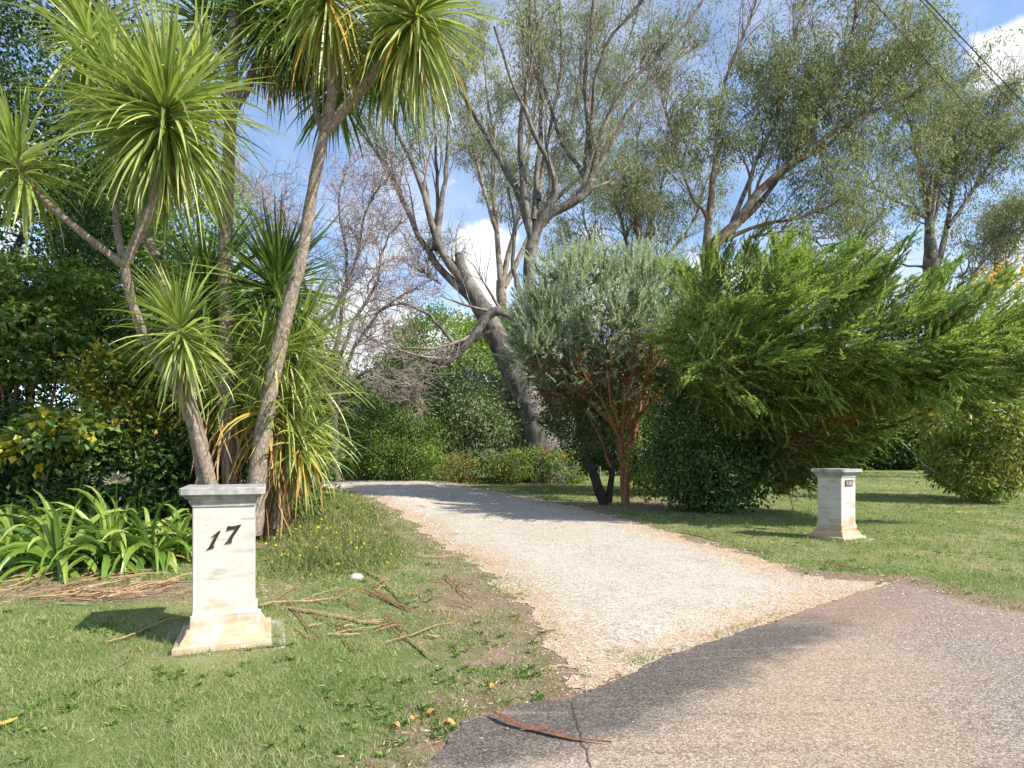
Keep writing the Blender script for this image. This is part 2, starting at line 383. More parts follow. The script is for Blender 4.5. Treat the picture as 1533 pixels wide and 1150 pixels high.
def spawn(L, Rr, n, length, ang, bias=(0, 0, .2), rfrac=.5, M=6, wander=.18, trange=(.3, 1.0), lenvar=.4, endr=.25, grav=0.0, rmin=.0):
    """n side branches off random places of the polylines L"""
    L = np.asarray(L); Rr = np.asarray(Rr); N, Mp, _ = L.shape
    wl = np.linalg.norm(L[:, -1]-L[:, 0], axis=1); idx = rng.choice(N, n, p=wl/wl.sum())
    tt = rng.uniform(*trange, n)*(Mp-1); i = np.minimum(tt.astype(int), Mp-2); f = (tt-i)
    st = L[idx, i]*(1-f[:, None])+L[idx, i+1]*f[:, None]; tn = nrm(L[idx, i+1]-L[idx, i])
    r0 = (Rr[idx, i]*(1-f)+Rr[idx, i+1]*f)
    pp = nrm(np.cross(tn, rdir(n))); a = R(1)*rng.uniform(ang*.6, ang*1.35, n)[:, None]
    d = nrm(tn*np.cos(a)+pp*np.sin(a)+np.asarray(bias))
    ln = length*rng.uniform(1-lenvar, 1+lenvar, n)*(1.15-.5*tt/(Mp-1))
    out = np.empty((n, M, 3)); out[:, 0] = st; p = st.copy()
    for k in range(1, M):
        d = nrm(d+rng.normal(size=(n, 3))*wander+np.asarray(bias)*.15+np.array((0, 0, -grav)))
        p = p+d*(ln/(M-1))[:, None]; out[:, k] = p
    r0 = np.maximum(r0*rfrac, rmin)
    return out, r0[:, None]*np.linspace(1, endr, M)[None]
def along(L, k, t0=.2, t1=1.0, jit=.0):
    """k points along every polyline, with the tangent there"""
    L = np.asarray(L); N, M, _ = L.shape
    tt = rng.uniform(t0, t1, (N, k))*(M-1); i = np.minimum(tt.astype(int), M-2); f = (tt-i)[..., None]
    n = np.arange(N)[:, None]; p = L[n, i]*(1-f)+L[n, i+1]*f; tn = nrm(L[n, i+1]-L[n, i])
    p = p.reshape(-1, 3); return p+rng.normal(size=p.shape)*jit, tn.reshape(-1, 3)
def leaves(mb, pos, d, ln, wd, mat=0, fold=.25, up=None):
    """one folded diamond per leaf"""
    n = len(pos); ln = np.broadcast_to(ln, (n,))[:, None]; wd = np.broadcast_to(wd, (n,))[:, None]
    d = nrm(d); side = nrm(np.cross(d, rdir(n) if up is None else up)); nr = np.cross(side, d)
    m = pos+d*ln*.45; v = np.stack([pos, m+side*wd*.5+nr*wd*fold, pos+d*ln, m-side*wd*.5+nr*wd*fold], 1)
    i = np.arange(n)[:, None]*4
    # split so that the crease runs along the midrib
    tr = np.concatenate([i+np.array([0, 2, 3]), i+np.array([0, 1, 2])], 0)
    mb.add(v.reshape(-1, 3), tris=tr, mat=mat); return mb
def slivers(mb, pos, d, ln, wd, mat=0):
    n = len(pos); ln = np.broadcast_to(ln, (n,))[:, None]; wd = np.broadcast_to(wd, (n,))[:, None]
    d = nrm(d); side = nrm(np.cross(d, rdir(n)))
    v = np.stack([pos+side*wd*.5, pos-side*wd*.5, pos+d*ln], 1)
    mb.add(v.reshape(-1, 3), tris=np.arange(n*3).reshape(-1, 3), mat=mat); return mb
def straps(mb, org, d, ln, wd, droop, segs=6, mat=0, vee=.22, kink=0.0):
    """sword leaves: strips of two folded halves that bend down under their weight"""
    n = len(org); ln = np.broadcast_to(ln, (n,)); wd = np.broadcast_to(wd, (n,)); droop = np.broadcast_to(droop, (n,))
    d = nrm(d); side = nrm(np.cross(d, np.array([[0, 0, 1.]])+rng.normal(size=(n, 3))*.35)); p = org.copy(); V = []
    prof = lambda u: np.where(u < .25, .45+u*2.2, 1.0)*np.clip((1.02-u)/.55, 0, 1)**.75
    for k in range(segs+1):
        u = k/segs; w = wd*prof(np.array(u)); nr = np.cross(side, d); c = p-nr*(w*vee)[:, None]
        V.append(np.stack([p+side*(w*.5)[:, None], c, p-side*(w*.5)[:, None]], 1))
        d = nrm(d+np.array([[0, 0, -1.]])*(droop*(.25+u))[:, None]/segs+rng.normal(size=(n, 3))*kink)
        p = p+d*(ln/segs)[:, None]; side = nrm(side-d*(side*d).sum(1, keepdims=True))
    V = np.stack(V, 1)                                              # n, segs+1, 3, 3
    i = np.arange(n*(segs+1)*3).reshape(n, segs+1, 3)
    q = np.stack([i[:, :-1, :-1], i[:, :-1, 1:], i[:, 1:, 1:], i[:, 1:, :-1]], -1).reshape(-1, 4)
    mb.add(V.reshape(-1, 3), quads=q, mat=mat); return mb
def BL(px, py, d, rx, ry, rd=None):
    return (P(px, py, d), np.array((rx*d/F, rx*d/F*.8 if rd is None else rd, ry*d/F)))
def shell(blobs, n, jit=.12, lump=.0, inner=.86):
    """points on the outside of a union of ellipsoids, with outward normals"""
    c = np.array([b[0] for b in blobs]); r = np.array([b[1] for b in blobs])
    ar = (r[:, 0]*r[:, 1]+r[:, 0]*r[:, 2]+r[:, 1]*r[:, 2]); P_, N_ = [], []
    got = 0
    while got < n:
        k = rng.choice(len(c), n*2, p=ar/ar.sum()); u = rdir(n*2)
        s = 1+rng.normal(size=(n*2, 1))*jit
        if lump: s = s+lump*(vnoise(u[:, 0]*3+k*7, u[:, 2]*3+u[:, 1]*4+k*3)-.5)[:, None]
        p = c[k]+u*r[k]*s; nm = nrm(u/r[k])
        q = ((p[:, None, :]-c[None])/r[None]); ins = (np.sqrt((q**2).sum(-1)) < inner).sum(1)
        g = T(p[:, 0], p[:, 1]); ok = (ins == 0) & (p[:, 2] > g+.02)
        P_.append(p[ok]); N_.append(nm[ok]); got += ok.sum()
    return np.concatenate(P_)[:n], np.concatenate(N_)[:n]
def leafy(mb, blobs, nclump, per, cr, ln, wd, out=.7, droop=.25, jit=.12, lump=.35, mat=0, inner=.82, flat=.0):
    """ragged crown: clumps of leaves over the shell of the blobs"""
    p, nm = shell(blobs, nclump, jit, lump, inner)
    p = np.repeat(p, per, 0); nm = np.repeat(nm, per, 0); n = len(p)
    off = rng.normal(size=(n, 3))*cr; off[:, 2] *= .75
    d = nrm(nm*out+rdir(n)*.8+np.array([[0, 0, -droop]]))
    up = None if not flat else nrm(nm*.5+np.array([[0, 0, 1.]])*flat+rdir(n)*.5)
    pp = p+off; g = T(pp[:, 0], pp[:, 1]); k = pp[:, 2] > g+.03
    leaves(mb, pp[k], d[k], (ln*rng.uniform(.6, 1.3, n))[k], (wd*rng.uniform(.7, 1.2, n))[k], mat, up=None if up is None else up[k]); return mb
def plumes(mb, c, d, L, k, ln, wd, spread=.5, curve=-.15, mat=0):
    """feathery conifer shoots: slivers set round a curving axis"""
    n = len(c); d = nrm(d); L = np.broadcast_to(L, (n,)); t_ = np.linspace(.05, 1, k)[None, :]+rng.uniform(-.4, .4, (n, k))/k
    ax = c[:, None]+d[:, None]*(t_*L[:, None])[..., None]+np.array((0, 0, 1.))*(curve*t_**2*L[:, None])[..., None]
    dd = np.repeat(d[:, None], k, 1).copy(); dd[..., 2] += 2*curve*t_
    rad = nrm(np.cross(dd.reshape(-1, 3), rdir(n*k)))
    sp = (spread*(1.15-.65*t_)).reshape(-1, 1)
    sd = nrm(nrm(dd.reshape(-1, 3))+rad*sp*1.3)
    l_ = (ln*(1.15-.6*t_)*rng.uniform(.7, 1.3, (n, k))).reshape(-1)
    slivers(mb, ax.reshape(-1, 3), sd, l_, wd, mat); return mb

# ------------------------------------------------------------------ gate posts
def stone_mat(name, seed, stain=1.0):
    m, t, o = mat(name)
    tc = t.add('ShaderNodeTexCoord'); v = t.add('ShaderNodeVectorMath', _operation='ADD', i0=tc.outputs['Object'], i1=(seed, seed*.7, 0)).outputs[0]
    sp = t.add('ShaderNodeSeparateXYZ', Vector=tc.outputs['Object'])
    mp = t.add('ShaderNodeMapping', Vector=v, Scale=(2.2, 2.2, 14)); band = t.noise(mp.outputs[0], 1.0, 5, .6, .9)
    fine = t.noise(v, 45, 4, .7); mid = t.noise(v, 6, 4, .6, .6)
    c = t.ramp(band, [(.30, (.33, .315, .28)), (.42, (.47, .455, .41)), (.6, (.52, .51, .465)), (.7, (.54, .53, .485))])
    zf = t.math('ADD', t.math('MULTIPLY', t.math('SUBTRACT', .50, sp.outputs[2]), 1.7*stain), t.math('MULTIPLY', t.math('SUBTRACT', mid, .5), 1.9))
    c = t.mix(t.math('MULTIPLY', t.smooth(zf, .25, .9), .8), c, t.ramp(band, [(.3, (.38, .21, .10)), (.6, (.52, .37, .24))]))
    c = t.mix(t.smooth(t.math('ADD', mid, t.math('MULTIPLY', band, .6)), 1.0, 1.14), c, (.37, .36, .33))
    c = t.mix(t.math('MULTIPLY', t.smooth(fine, .58, .75), .35), c, (.42, .40, .36))
    b = t.add('ShaderNodeBump', Strength=.35, Distance=.012, Height=t.math('ADD', t.math('MULTIPLY', band, .6), t.math('MULTIPLY', fine, .4)))
    p = t.add('ShaderNodeBsdfPrincipled', Base__Color=c, Roughness=.8, Specular__IOR__Level=.25, Normal=b.outputs[0])
    t.l.new(p.outputs[0], o.inputs[0]); return m
M_cap = plain_mat('weathered_cap_stone', (.17, .17, .162), (.44, .43, .405), 11, .85, .4, .01)
M_slab = plain_mat('old_concrete', (.20, .19, .17), (.42, .40, .36), 16, .9, .5, .01)
M_num = plain_mat('blackened_brass', (.012, .010, .008), (.06, .042, .022), 30, .45, .2, .003)
M_bronze = plain_mat('bronze_plate', (.05, .03, .018), (.13, .08, .045), 40, .5, .2, .003)
M_stonechip = plain_mat('pale_stone', (.28, .27, .24), (.52, .50, .46), 12, .85, .5, .02)

def lathe_square(parent, name, prof, m, bev=.006, rough=.0):
    """square-plan moulding from (half width, height) pairs, chamfered corners"""
    mb = MB(); rings = []
    for w, z in prof:
        b = bev; rings.append([(w-b, -w), (w, -w+b), (w, w-b), (w-b, w), (-w+b, w), (-w, w-b), (-w, -w+b), (-w+b, -w)])
    V = []
    for (w, z), rg in zip(prof, rings):
        for (a, c_) in rg: V.append((a, c_, z))
    V = np.array(V)
    if rough: V += (np.random.default_rng(3).normal(size=V.shape))*rough
    n = len(prof); i = np.arange(n*8).reshape(n, 8); j = np.roll(i, -1, 1)
    q = np.stack([i[:-1], j[:-1], j[1:], i[1:]], -1).reshape(-1, 4)
    top = [[i[-1, 0], i[-1, k], i[-1, k+1]] for k in range(1, 7)]; bot = [[i[0, 0], i[0, k+1], i[0, k]] for k in range(1, 7)]
    loc = np.array(parent.location); c_, s_ = math.cos(parent.rotation_euler[2]), math.sin(parent.rotation_euler[2])
    Wv = np.stack([V[:, 0]*c_-V[:, 1]*s_, V[:, 0]*s_+V[:, 1]*c_, V[:, 2]], 1)+loc
    mb.add(Wv, quads=q, tris=np.array(top+bot)); return mb.build(name, m, parent)
def plate_poly(parent, name, outline, y0, depth, m):
    """flat outline (x,z in the post's own frame) standing depth proud of the face at y0"""
    mb = MB(); o2 = np.array(outline); n = len(o2)
    loc = np.array(parent.location); c_, s_ = math.cos(parent.rotation_euler[2]), math.sin(parent.rotation_euler[2])
    def w(a, yy): return np.stack([a[:, 0]*c_-yy*s_, a[:, 0]*s_+yy*c_, a[:, 1]], 1)+loc
    import mathutils
    tri = mathutils.geometry.tessellate_polygon([[Vector((p[0], p[1], 0)) for p in o2]])
    V = np.concatenate([w(o2, y0-depth), w(o2, y0)])
    q = [[k, (k+1) % n, n+(k+1) % n, n+k] for k in range(n)]
    mb.add(V, quads=q, tris=[list(t_) for t_ in tri]); return mb.build(name, m, parent)
def gate_post(loc, rz, label, seed, stain):
    t_ = thing('gate_post', loc, label, 'gate post', 'pair of stone gate posts', R(rz))
    st = stone_mat('banded_sandstone', seed, stain)
    lathe_square(t_, 'base_slab', [(.42, -.06), (.42, .004), (.41, .010)], M_slab, .03, .006)
    lathe_square(t_, 'plinth', [(.322, .010), (.322, .050), (.314, .058), (.280, .060), (.276, .078), (.258, .105), (.246, .128), (.242, .150), (.222, .154), (.219, .232), (.221, .245)], st, .005, .0015)
    lathe_square(t_, 'shaft', [(.210, .245), (.208, .262), (.206, .29), (.205, .985), (.205, 1.03)], st, .006, .0008)
    lathe_square(t_, 'cap', [(.214, 1.03), (.220, 1.055), (.226, 1.06), (.232, 1.085), (.252, 1.095), (.252, 1.105), (.280, 1.12), (.280, 1.162), (.272, 1.17)], M_cap, .008, .002)
    return t_
pl = G(338, 957); pr = G(1252, 806)
gp = gate_post(pl, 22, 'white sandstone gate post with black numerals standing in the front lawn', 0.0, 1.0)
def zf(px, py): return ((px-361)/880, 1.170-(py-122)/792)                # the drawn numerals, in metres on the face
one = [(262, 482), (270, 470), (279, 464), (298, 424), (316, 398), (305, 402), (296, 409), (294, 404), (316, 388), (331, 376), (343, 374), (340, 384), (326, 408), (302, 456), (300, 462), (306, 462), (304, 470), (284, 474)]
seven = [(380, 372), (386, 348), (393, 347), (395, 352), (428, 349), (446, 344), (463, 342), (460, 351), (446, 372), (424, 402), (413, 421), (407, 438), (408, 446), (386, 446), (366, 450), (372, 442), (383, 436), (396, 412), (414, 386), (432, 365), (404, 367), (392, 369), (386, 376)]
plate_poly(gp, 'numeral', [zf(*p) for p in one], -.205, .013, M_num)
plate_poly(gp, 'numeral', [zf(*p) for p in seven], -.205, .013, M_num)
gp2 = gate_post(pr, 31, 'stained stone gate post with small bronze plate beyond the gravel drive', 7.3, 1.5)
fr = plate_poly(gp2, 'name_plate', [(-.105, .885), (.105, .885), (.105, .985), (-.105, .985)], -.205, .012, M_bronze)
for x0 in (-.065, -.01, .045):
    pw = plate_poly(gp2, 'plate_window', [(x0-.016, .90), (x0+.022, .90), (x0+.022, .965), (x0-.016, .965)], -.217, .004, M_stonechip if x0 > 0 else M_cap); pw.parent = fr
# ------------------------------------------------------------------ foliage and bark materials
M_cord = leaf_mat('cordyline_leaf', [(.10, .155, .035), (.19, .25, .06), (.29, .34, .10), (.42, .43, .17)], .3, .38, .5)
M_cord_dk = leaf_mat('cordyline_leaf_deep', [(.045, .10, .026), (.085, .16, .04), (.15, .23, .055), (.23, .29, .07)], .3, .38, .5)
M_dead = leaf_mat('dead_strap', [(.16, .085, .04), (.30, .18, .09), (.42, .30, .17)], .15, .7, .2)
M_gold = leaf_mat('yellowing_strap', [(.30, .28, .06), (.45, .36, .08), (.50, .27, .06)], .3, .45, .4)
M_agap = leaf_mat('agapanthus_leaf', [(.04, .095, .016), (.085, .165, .026), (.155, .245, .042), (.28, .33, .09)], .3, .35, .5)
M_dark = leaf_mat('dark_broadleaf', [(.014, .036, .010), (.03, .07, .016), (.07, .13, .03)], .25, .4, .45)
M_mid = leaf_mat('mid_broadleaf', [(.05, .10, .022), (.10, .17, .036), (.17, .24, .06)], .3, .45, .4)
M_pale = leaf_mat('pale_lobed_leaf', [(.06, .12, .028), (.13, .20, .05), (.22, .28, .085)], .35, .45, .4)
M_yel = leaf_mat('yellow_autumn_leaf', [(.16, .19, .03), (.40, .36, .04), (.55, .44, .05)], .35, .5, .3)
M_vine = leaf_mat('ochre_vine_leaf', [(.07, .10, .02), (.18, .19, .03), (.36, .29, .035)], .35, .5, .3)
M_gum = leaf_mat('gum_leaf', [(.08, .105, .06), (.15, .18, .10), (.23, .255, .145), (.34, .33, .20)], .28, .5, .25)
M_gum_y = leaf_mat('gum_leaf_olive', [(.075, .105, .052), (.15, .185, .09), (.235, .265, .13), (.35, .34, .19)], .28, .5, .25)
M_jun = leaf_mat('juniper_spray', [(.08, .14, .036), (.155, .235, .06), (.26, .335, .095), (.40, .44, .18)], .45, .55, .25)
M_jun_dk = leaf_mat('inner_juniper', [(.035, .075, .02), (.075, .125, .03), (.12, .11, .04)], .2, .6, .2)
M_silver = leaf_mat('silver_conifer_spray', [(.16, .195, .145), (.26, .305, .235), (.37, .415, .335), (.50, .54, .45)], .35, .6, .25)
M_rust = leaf_mat('dead_conifer_twig', [(.10, .045, .022), (.18, .075, .03), (.26, .13, .06)], .15, .8, .15)
M_ivy = leaf_mat('ivy_leaf', [(.022, .055, .016), (.045, .10, .026), (.09, .16, .04), (.16, .22, .06)], .25, .5, .3)
M_grey = leaf_mat('grey_green_leaf', [(.09, .12, .065), (.16, .2, .11), (.25, .28, .18)], .3, .5, .35)
M_bright = leaf_mat('bright_shrub_leaf', [(.085, .15, .03), (.16, .25, .05), (.25, .33, .085)], .35, .5, .35)
M_orange = leaf_mat('orange_autumn_leaf', [(.36, .17, .03), (.52, .28, .05), (.5, .38, .10)], .4, .5, .3)
M_magn = leaf_mat('turning_shrub_leaf', [(.06, .10, .025), (.13, .17, .04), (.25, .25, .06), (.38, .30, .09)], .35, .4, .45)
M_red = leaf_mat('red_petal', [(.5, .02, .03), (.62, .04, .06)], .3, .5, .3)
M_coral = leaf_mat('coral_leaf', [(.10, .13, .04), (.16, .18, .06), (.34, .14, .08)], .3, .5, .3)
M_cbark = bark_mat('cordyline_bark', (.12, .09, .072), (.42, .345, .285), 30, .6, .9)
M_gbark = bark_mat('old_gum_bark', (.045, .038, .034), (.185, .165, .148), 10, .16, 1.0, (.21, .19, .17))
M_gpale = bark_mat('pale_gum_bark', (.15, .13, .11), (.38, .345, .30), 6, .25, .6, (.16, .115, .085))
M_gred = bark_mat('brown_gum_bark', (.075, .05, .036), (.21, .15, .11), 7, .2, .6, (.25, .21, .17))
M_twig = bark_mat('bare_twig_bark', (.20, .15, .145), (.40, .32, .30), 8, .3, .2)
M_rbark = bark_mat('russet_bark', (.17, .075, .038), (.36, .18, .10), 12, .15, .6)
M_dbark = bark_mat('black_bark', (.022, .018, .015), (.07, .055, .045), 9, .2, .6)
M_shb = bark_mat('shrub_stem', (.12, .095, .07), (.27, .22, .17), 14, .3, .3)
M_lightfar = leaf_mat('light_green_leaf', [(.18, .26, .08), (.28, .37, .12), (.38, .46, .18)], .5, .55, .3)  # light green leaf, colour raised to stand in for sun the gum blocks
# ------------------------------------------------------------------ cordylines on the left
GA = math.pi*(3-math.sqrt(5))
def leaf_head(parent, c, axis, n, L, w=.042, m=None, e0=86, e1=-42, droop=1.1, bias=(0, 0, 0), dead=0, drop=.32, gold=0.0):
    """rosette of sword leaves at the end of a stem: young ones upright, old ones hanging"""
    axis = nrm(np.asarray(axis, float)); a1 = nrm(np.cross(axis, (0.3, 1, .2))); a2 = np.cross(axis, a1)
    k = np.arange(n); u = k/n; e = R(1)*(e0+(e1-e0)*u**.85)+rng.normal(size=n)*.17; az = k*GA+rng.normal(size=n)*.5
    d = axis[None]*np.sin(e)[:, None]+(a1[None]*np.cos(az)[:, None]+a2[None]*np.sin(az)[:, None])*np.cos(e)[:, None]+np.asarray(bias)*(.3+u)[:, None]
    org = np.asarray(c)[None]-axis[None]*(u*drop)[:, None]+d*.025
    ln = L*rng.uniform(.55, 1.12, n)*np.where(u < .12, .75, 1); mb = MB()
    dr = droop*(.15+1.0*u)*rng.uniform(.45, 1.9, n); sn = (rng.random(n) < .12)*(u > .3); dr = np.where(sn, dr*2.6, dr)
    g = rng.random(n) < gold*(u > .55)
    straps(mb, org[~g], d[~g], ln[~g], w*rng.uniform(.8, 1.15, n)[~g], dr[~g], 8, 0, kink=.045)
    if g.any(): straps(mb, org[g], d[g], ln[g], w, dr[g]*1.3, 8, 1, kink=.06)
    o = mb.build('leaf_head', [m or M_cord, M_gold], parent)
    if dead:
        mb = MB(); az = rng.uniform(0, 2*math.pi, dead); d = (a1[None]*np.cos(az)[:, None]+a2[None]*np.sin(az)[:, None])*.45-axis[None]*.9+np.array((0, 0, -.4))
        straps(mb, np.asarray(c)[None]-axis[None]*rng.uniform(drop*.7, drop*1.7, dead)[:, None], d, L*rng.uniform(.5, .9, dead), w*.7, 1.6, 6, 0, kink=.09)
        mb.build('dead_leaf_skirt', M_dead, parent)
    return o
def stem(parent, pxs, d, r0, r1, dd=0.0, n=18, name='trunk', m=None):
    l, r = limb(pxs, d, r0, r1, n, dd)
    r = r*(1+.07*np.sin(np.arange(n)*2.1)+rng.normal(size=n)*.03)
    mb = MB(); tubes(mb, l, r, 10, cap=True); mb.build(name, m or M_cbark, parent, smooth=True); return l
# A: slender one leaning left, three heads
b = gz(*P(322, 700, 8.0)[:2])
ca = thing('cordyline_tree', b, 'slender cordyline with a big bright yellow-green head leaning over the left hedge', 'tree', 'cordylines behind the numbered post')
stem(ca, [(328, 800), (312, 715), (294, 651), (271, 593), (222, 516), (199, 457), (186, 398)], 8.0, .10, .05, -.9)
stem(ca, [(186, 398), (150, 370), (122, 348), (70, 303), (38, 258), (25, 235)], 7.1, .045, .036, -.5, name='branch')
stem(ca, [(186, 398), (209, 348), (228, 306), (231, 261), (246, 165)], 7.1, .055, .045, -.25, name='branch')
stem(ca, [(184, 392), (174, 330), (176, 270), (185, 225)], 7.15, .04, .034, .25, name='branch')
leaf_head(ca, P(247, 150, 6.85), (.02, -.28, 1), 420, 1.32, .037, droop=1.0, e1=-60, dead=24)
leaf_head(ca, P(214, 185, 7.15), (-.35, -.1, 1), 200, 1.1, .036, droop=1.2, e1=-65)
leaf_head(ca, P(300, 110, 7.5), (.25, .1, 1), 150, 1.05, .036, droop=1.1, e1=-55)
stem(ca, [(230, 262), (255, 215), (298, 122)], 7.1, .04, .034, .4, name='branch')
leaf_head(ca, P(22, 225, 6.6), (-.2, -.2, 1), 130, .82, .04, droop=1.2, gold=.1)
leaf_head(ca, P(172, 120, 7.4), (-.25, .2, 1), 150, 1.05, .044, droop=.9)
leaf_head(ca, P(130, 40, 7.9), (-.3, .1, 1), 130, 1.15, .05, droop=1.0)
# A2: pale bare stem just behind it
b = gz(*P(305, 700, 8.5)[:2])
cb = thing('cordyline_tree', b, 'thin pale-stemmed cordyline with a low drooping head facing the lawn', 'tree', 'cordylines behind the numbered post')
stem(cb, [(312, 790), (300, 690), (275, 560), (249, 448), (236, 393), (216, 341), (205, 270), (212, 190)], 8.5, .10, .05, .1)
stem(cb, [(312, 760), (300, 660), (285, 600), (272, 540), (266, 500)], 8.2, .09, .05, -.9, name='branch')
leaf_head(cb, P(267, 482, 7.15), (-.03, -.42, 1), 190, .92, .036, m=M_cord, e1=-62, droop=1.25, dead=8)
leaf_head(cb, P(212, 175, 8.6), (.1, .1, 1), 120, 1.0, .042, m=M_cord_dk, droop=1.0)
# B: straight thick middle trunk, crown above the picture
b = gz(*P(342, 700, 8.7)[:2])
cc = thing('cordyline_tree', b, 'tall straight-trunked cordyline with brown dead skirt in the middle of the clump', 'tree', 'cordylines behind the numbered post')
stem(cc, [(348, 810), (343, 700), (339, 580), (338, 450), (338, 330), (344, 200), (350, 50), (352, -60)], 8.7, .12, .075, 0)
stem(cc, [(345, 170), (375, 120), (400, 60), (415, -10)], 8.7, .07, .06, .2, name='branch')
leaf_head(cc, P(352, -75, 8.7), (0, -.1, 1), 190, 1.1, .045, m=M_cord_dk, e1=-60, droop=1.3, dead=40)
leaf_head(cc, P(418, -10, 8.9), (.15, .1, 1), 240, 1.3, .042, m=M_cord_dk, e1=-75, droop=1.4, dead=90, drop=.55)
leaf_head(cc, P(300, 18, 9.0), (-.25, .1, 1), 110, 1.0, .042, m=M_cord_dk, e1=-60, droop=1.2)
# C: right trunk leaning right, forked
b = gz(*P(385, 700, 8.2)[:2])
cd = thing('cordyline_tree', b, 'forked cordyline whose long bare trunk leans right with hanging heads up high', 'tree', 'cordylines behind the numbered post')
stem(cd, [(376, 800), (385, 720), (393, 651), (416, 529), (434, 448), (452, 383), (466, 296), (487, 193)], 8.2, .135, .066, 0, 24)
stem(cd, [(487, 195), (515, 163), (560, 108), (595, 52), (625, 20)], 8.2, .085, .06, -.2, name='branch')
stem(cd, [(487, 195), (497, 139), (494, 60), (490, -10)], 8.2, .08, .055, -.5, name='branch')
stem(cd, [(484, 198), (475, 175), (470, 139), (474, 90)], 8.25, .05, .045, .4, name='branch')
stem(cd, [(499, 142), (520, 120), (567, 100), (585, 80)], 8.15, .055, .05, .5, name='branch')
leaf_head(cd, P(628, 5, 7.9), (.3, -.25, 1), 360, 1.4, .040, m=M_cord, e1=-72, droop=1.5, gold=.22, dead=20)
leaf_head(cd, P(488, -35, 7.6), (0, -.35, 1), 280, 1.25, .040, m=M_cord, e1=-70, droop=1.5, gold=.25, dead=14)
leaf_head(cd, P(585, 55, 8.8), (.2, .2, 1), 280, 1.35, .040, m=M_cord_dk, e1=-78, droop=1.5)
leaf_head(cd, P(505, 118, 9.1), (.05, .25, 1), 130, 1.05, .040, m=M_cord_dk, e0=30, e1=-70, droop=1.0)
leaf_head(cd, P(440, 30, 8.9), (-.2, .15, 1), 260, 1.3, .040, m=M_cord_dk, e1=-78, droop=1.5, dead=50)
# D: low bushy one, heads near the ground behind the leaning trunk
b = gz(*P(415, 700, 9.0)[:2])
ce = thing('cordyline_tree', b, 'low bushy cordyline with arching heads and golden old leaves beside the weedy verge', 'tree', 'cordylines behind the numbered post')
stem(ce, [(405, 800), (412, 700), (418, 560), (420, 430)], 9.0, .10, .06, 0)
stem(ce, [(410, 790), (430, 690), (442, 600), (446, 540)], 8.9, .09, .06, .0, name='branch')
stem(ce, [(400, 790), (370, 640), (330, 480), (312, 430)], 9.2, .09, .06, .3, name='branch')
leaf_head(ce, P(415, 418, 9.0), (.02, -.05, 1), 300, 1.5, .040, m=M_cord_dk, e1=-30, droop=.8)
leaf_head(ce, P(440, 520, 9.0), (.35, -.1, 1), 280, 1.42, .034, m=M_cord, e1=-55, droop=1.2, gold=.1, bias=(.25, 0, 0))
leaf_head(ce, P(436, 605, 8.8), (.4, -.15, .9), 230, 1.35, .034, m=M_cord, e1=-60, droop=1.3, gold=.22, bias=(.3, 0, 0), dead=60)
leaf_head(ce, P(308, 430, 9.0), (-.1, -.05, 1), 220, 1.5, .045, m=M_cord_dk, e1=-40, droop=.85)
leaf_head(ce, P(395, 600, 8.35), (-.1, -.3, 1), 60, .8, .03, m=M_cord, e1=-75, droop=1.8, gold=.5, dead=40)
leaf_head(ce, P(345, 560, 8.9), (-.1, -.2, 1), 170, 1.1, .034, m=M_cord, e1=-70, droop=1.4, gold=.15, dead=60)
leaf_head(ce, P(408, 520, 8.6), (.05, -.3, 1), 150, 1.0, .032, m=M_cord, e1=-65, droop=1.5, gold=.2, dead=70)
leaf_head(ce, P(455, 655, 8.7), (.3, -.2, .9), 120, .95, .032, m=M_cord, e1=-60, droop=1.6, gold=.4, bias=(.2, 0, 0), dead=40)
mb = MB(); nq = 90; oq = np.stack([rng.uniform(-4.35, -3.25, nq), rng.uniform(8.3, 8.75, nq), rng.uniform(.7, 2.1, nq)], 1)
straps(mb, oq, np.stack([rng.normal(size=nq)*.25, rng.normal(size=nq)*.25-.1, -np.ones(nq)], 1), rng.uniform(.5, 1.1, nq), .03, .6, 6, 0, kink=.07); mb.build('dead_leaf_skirt', M_dead, ce)
# ------------------------------------------------------------------ agapanthus
AG = 'agapanthus plants in the strappy green clump'
def agapanthus(x, y, n, L, label, seedhead=False):
    n = int(n*1.5); L *= 1.22
    c = gz(x, y); o = thing('agapanthus', c, label, 'plant', AG)
    k = np.arange(n); u = k/n; az = k*GA+rng.normal(size=n)*.25; e = R(1)*(84-52*u+rng.normal(size=n)*8)
    d = np.stack([np.cos(az)*np.cos(e), np.sin(az)*np.cos(e), np.sin(e)], 1)
    org = c+np.stack([np.cos(az)*.05, np.sin(az)*.05, np.full(n, .01)], 1)
    mb = MB(); straps(mb, org, d, L*rng.uniform(.75, 1.15, n), .072*rng.uniform(.8, 1.2, n), rng.uniform(2.8, 5.4, n), 9, 0, vee=.12, kink=.02)
    mb.build('leaf_tuft', M_agap, o)
    mb = MB(); nd = 5; az = rng.uniform(0, 6.28, nd); straps(mb, np.repeat(c[None], nd, 0)+(0, 0, .02), np.stack([np.cos(az), np.sin(az), np.full(nd, .5)], 1), L*.8, .05, 4.5, 8, 0, kink=.06); mb.build('withered_leaf', M_gold if rng.random() < .5 else M_dead, o)
    if seedhead:
        mb = MB(); l, r = smooth_line([c, c+(.02, -.03, .5), c+(.05, -.06, .92)], [.009, .008, .006], 8); tubes(mb, l, r, 5)
        mb.build('flower_stalk', M_agap, o)
        mb = MB(); h = c+(.05, -.06, .92); dd = rdir(46); dd[:, 2] = np.abs(dd[:, 2])*.9-.15
        slivers(mb, np.repeat(h[None], 46, 0), dd, .13, .012); leaves(mb, h+nrm(dd)*.11, nrm(dd), .06, .03)
        mb.build('seed_head', M_pale_dry, o)
M_pale_dry = leaf_mat('dry_seed_head', [(.42, .36, .24), (.6, .54, .4)], .3, .7, .2)
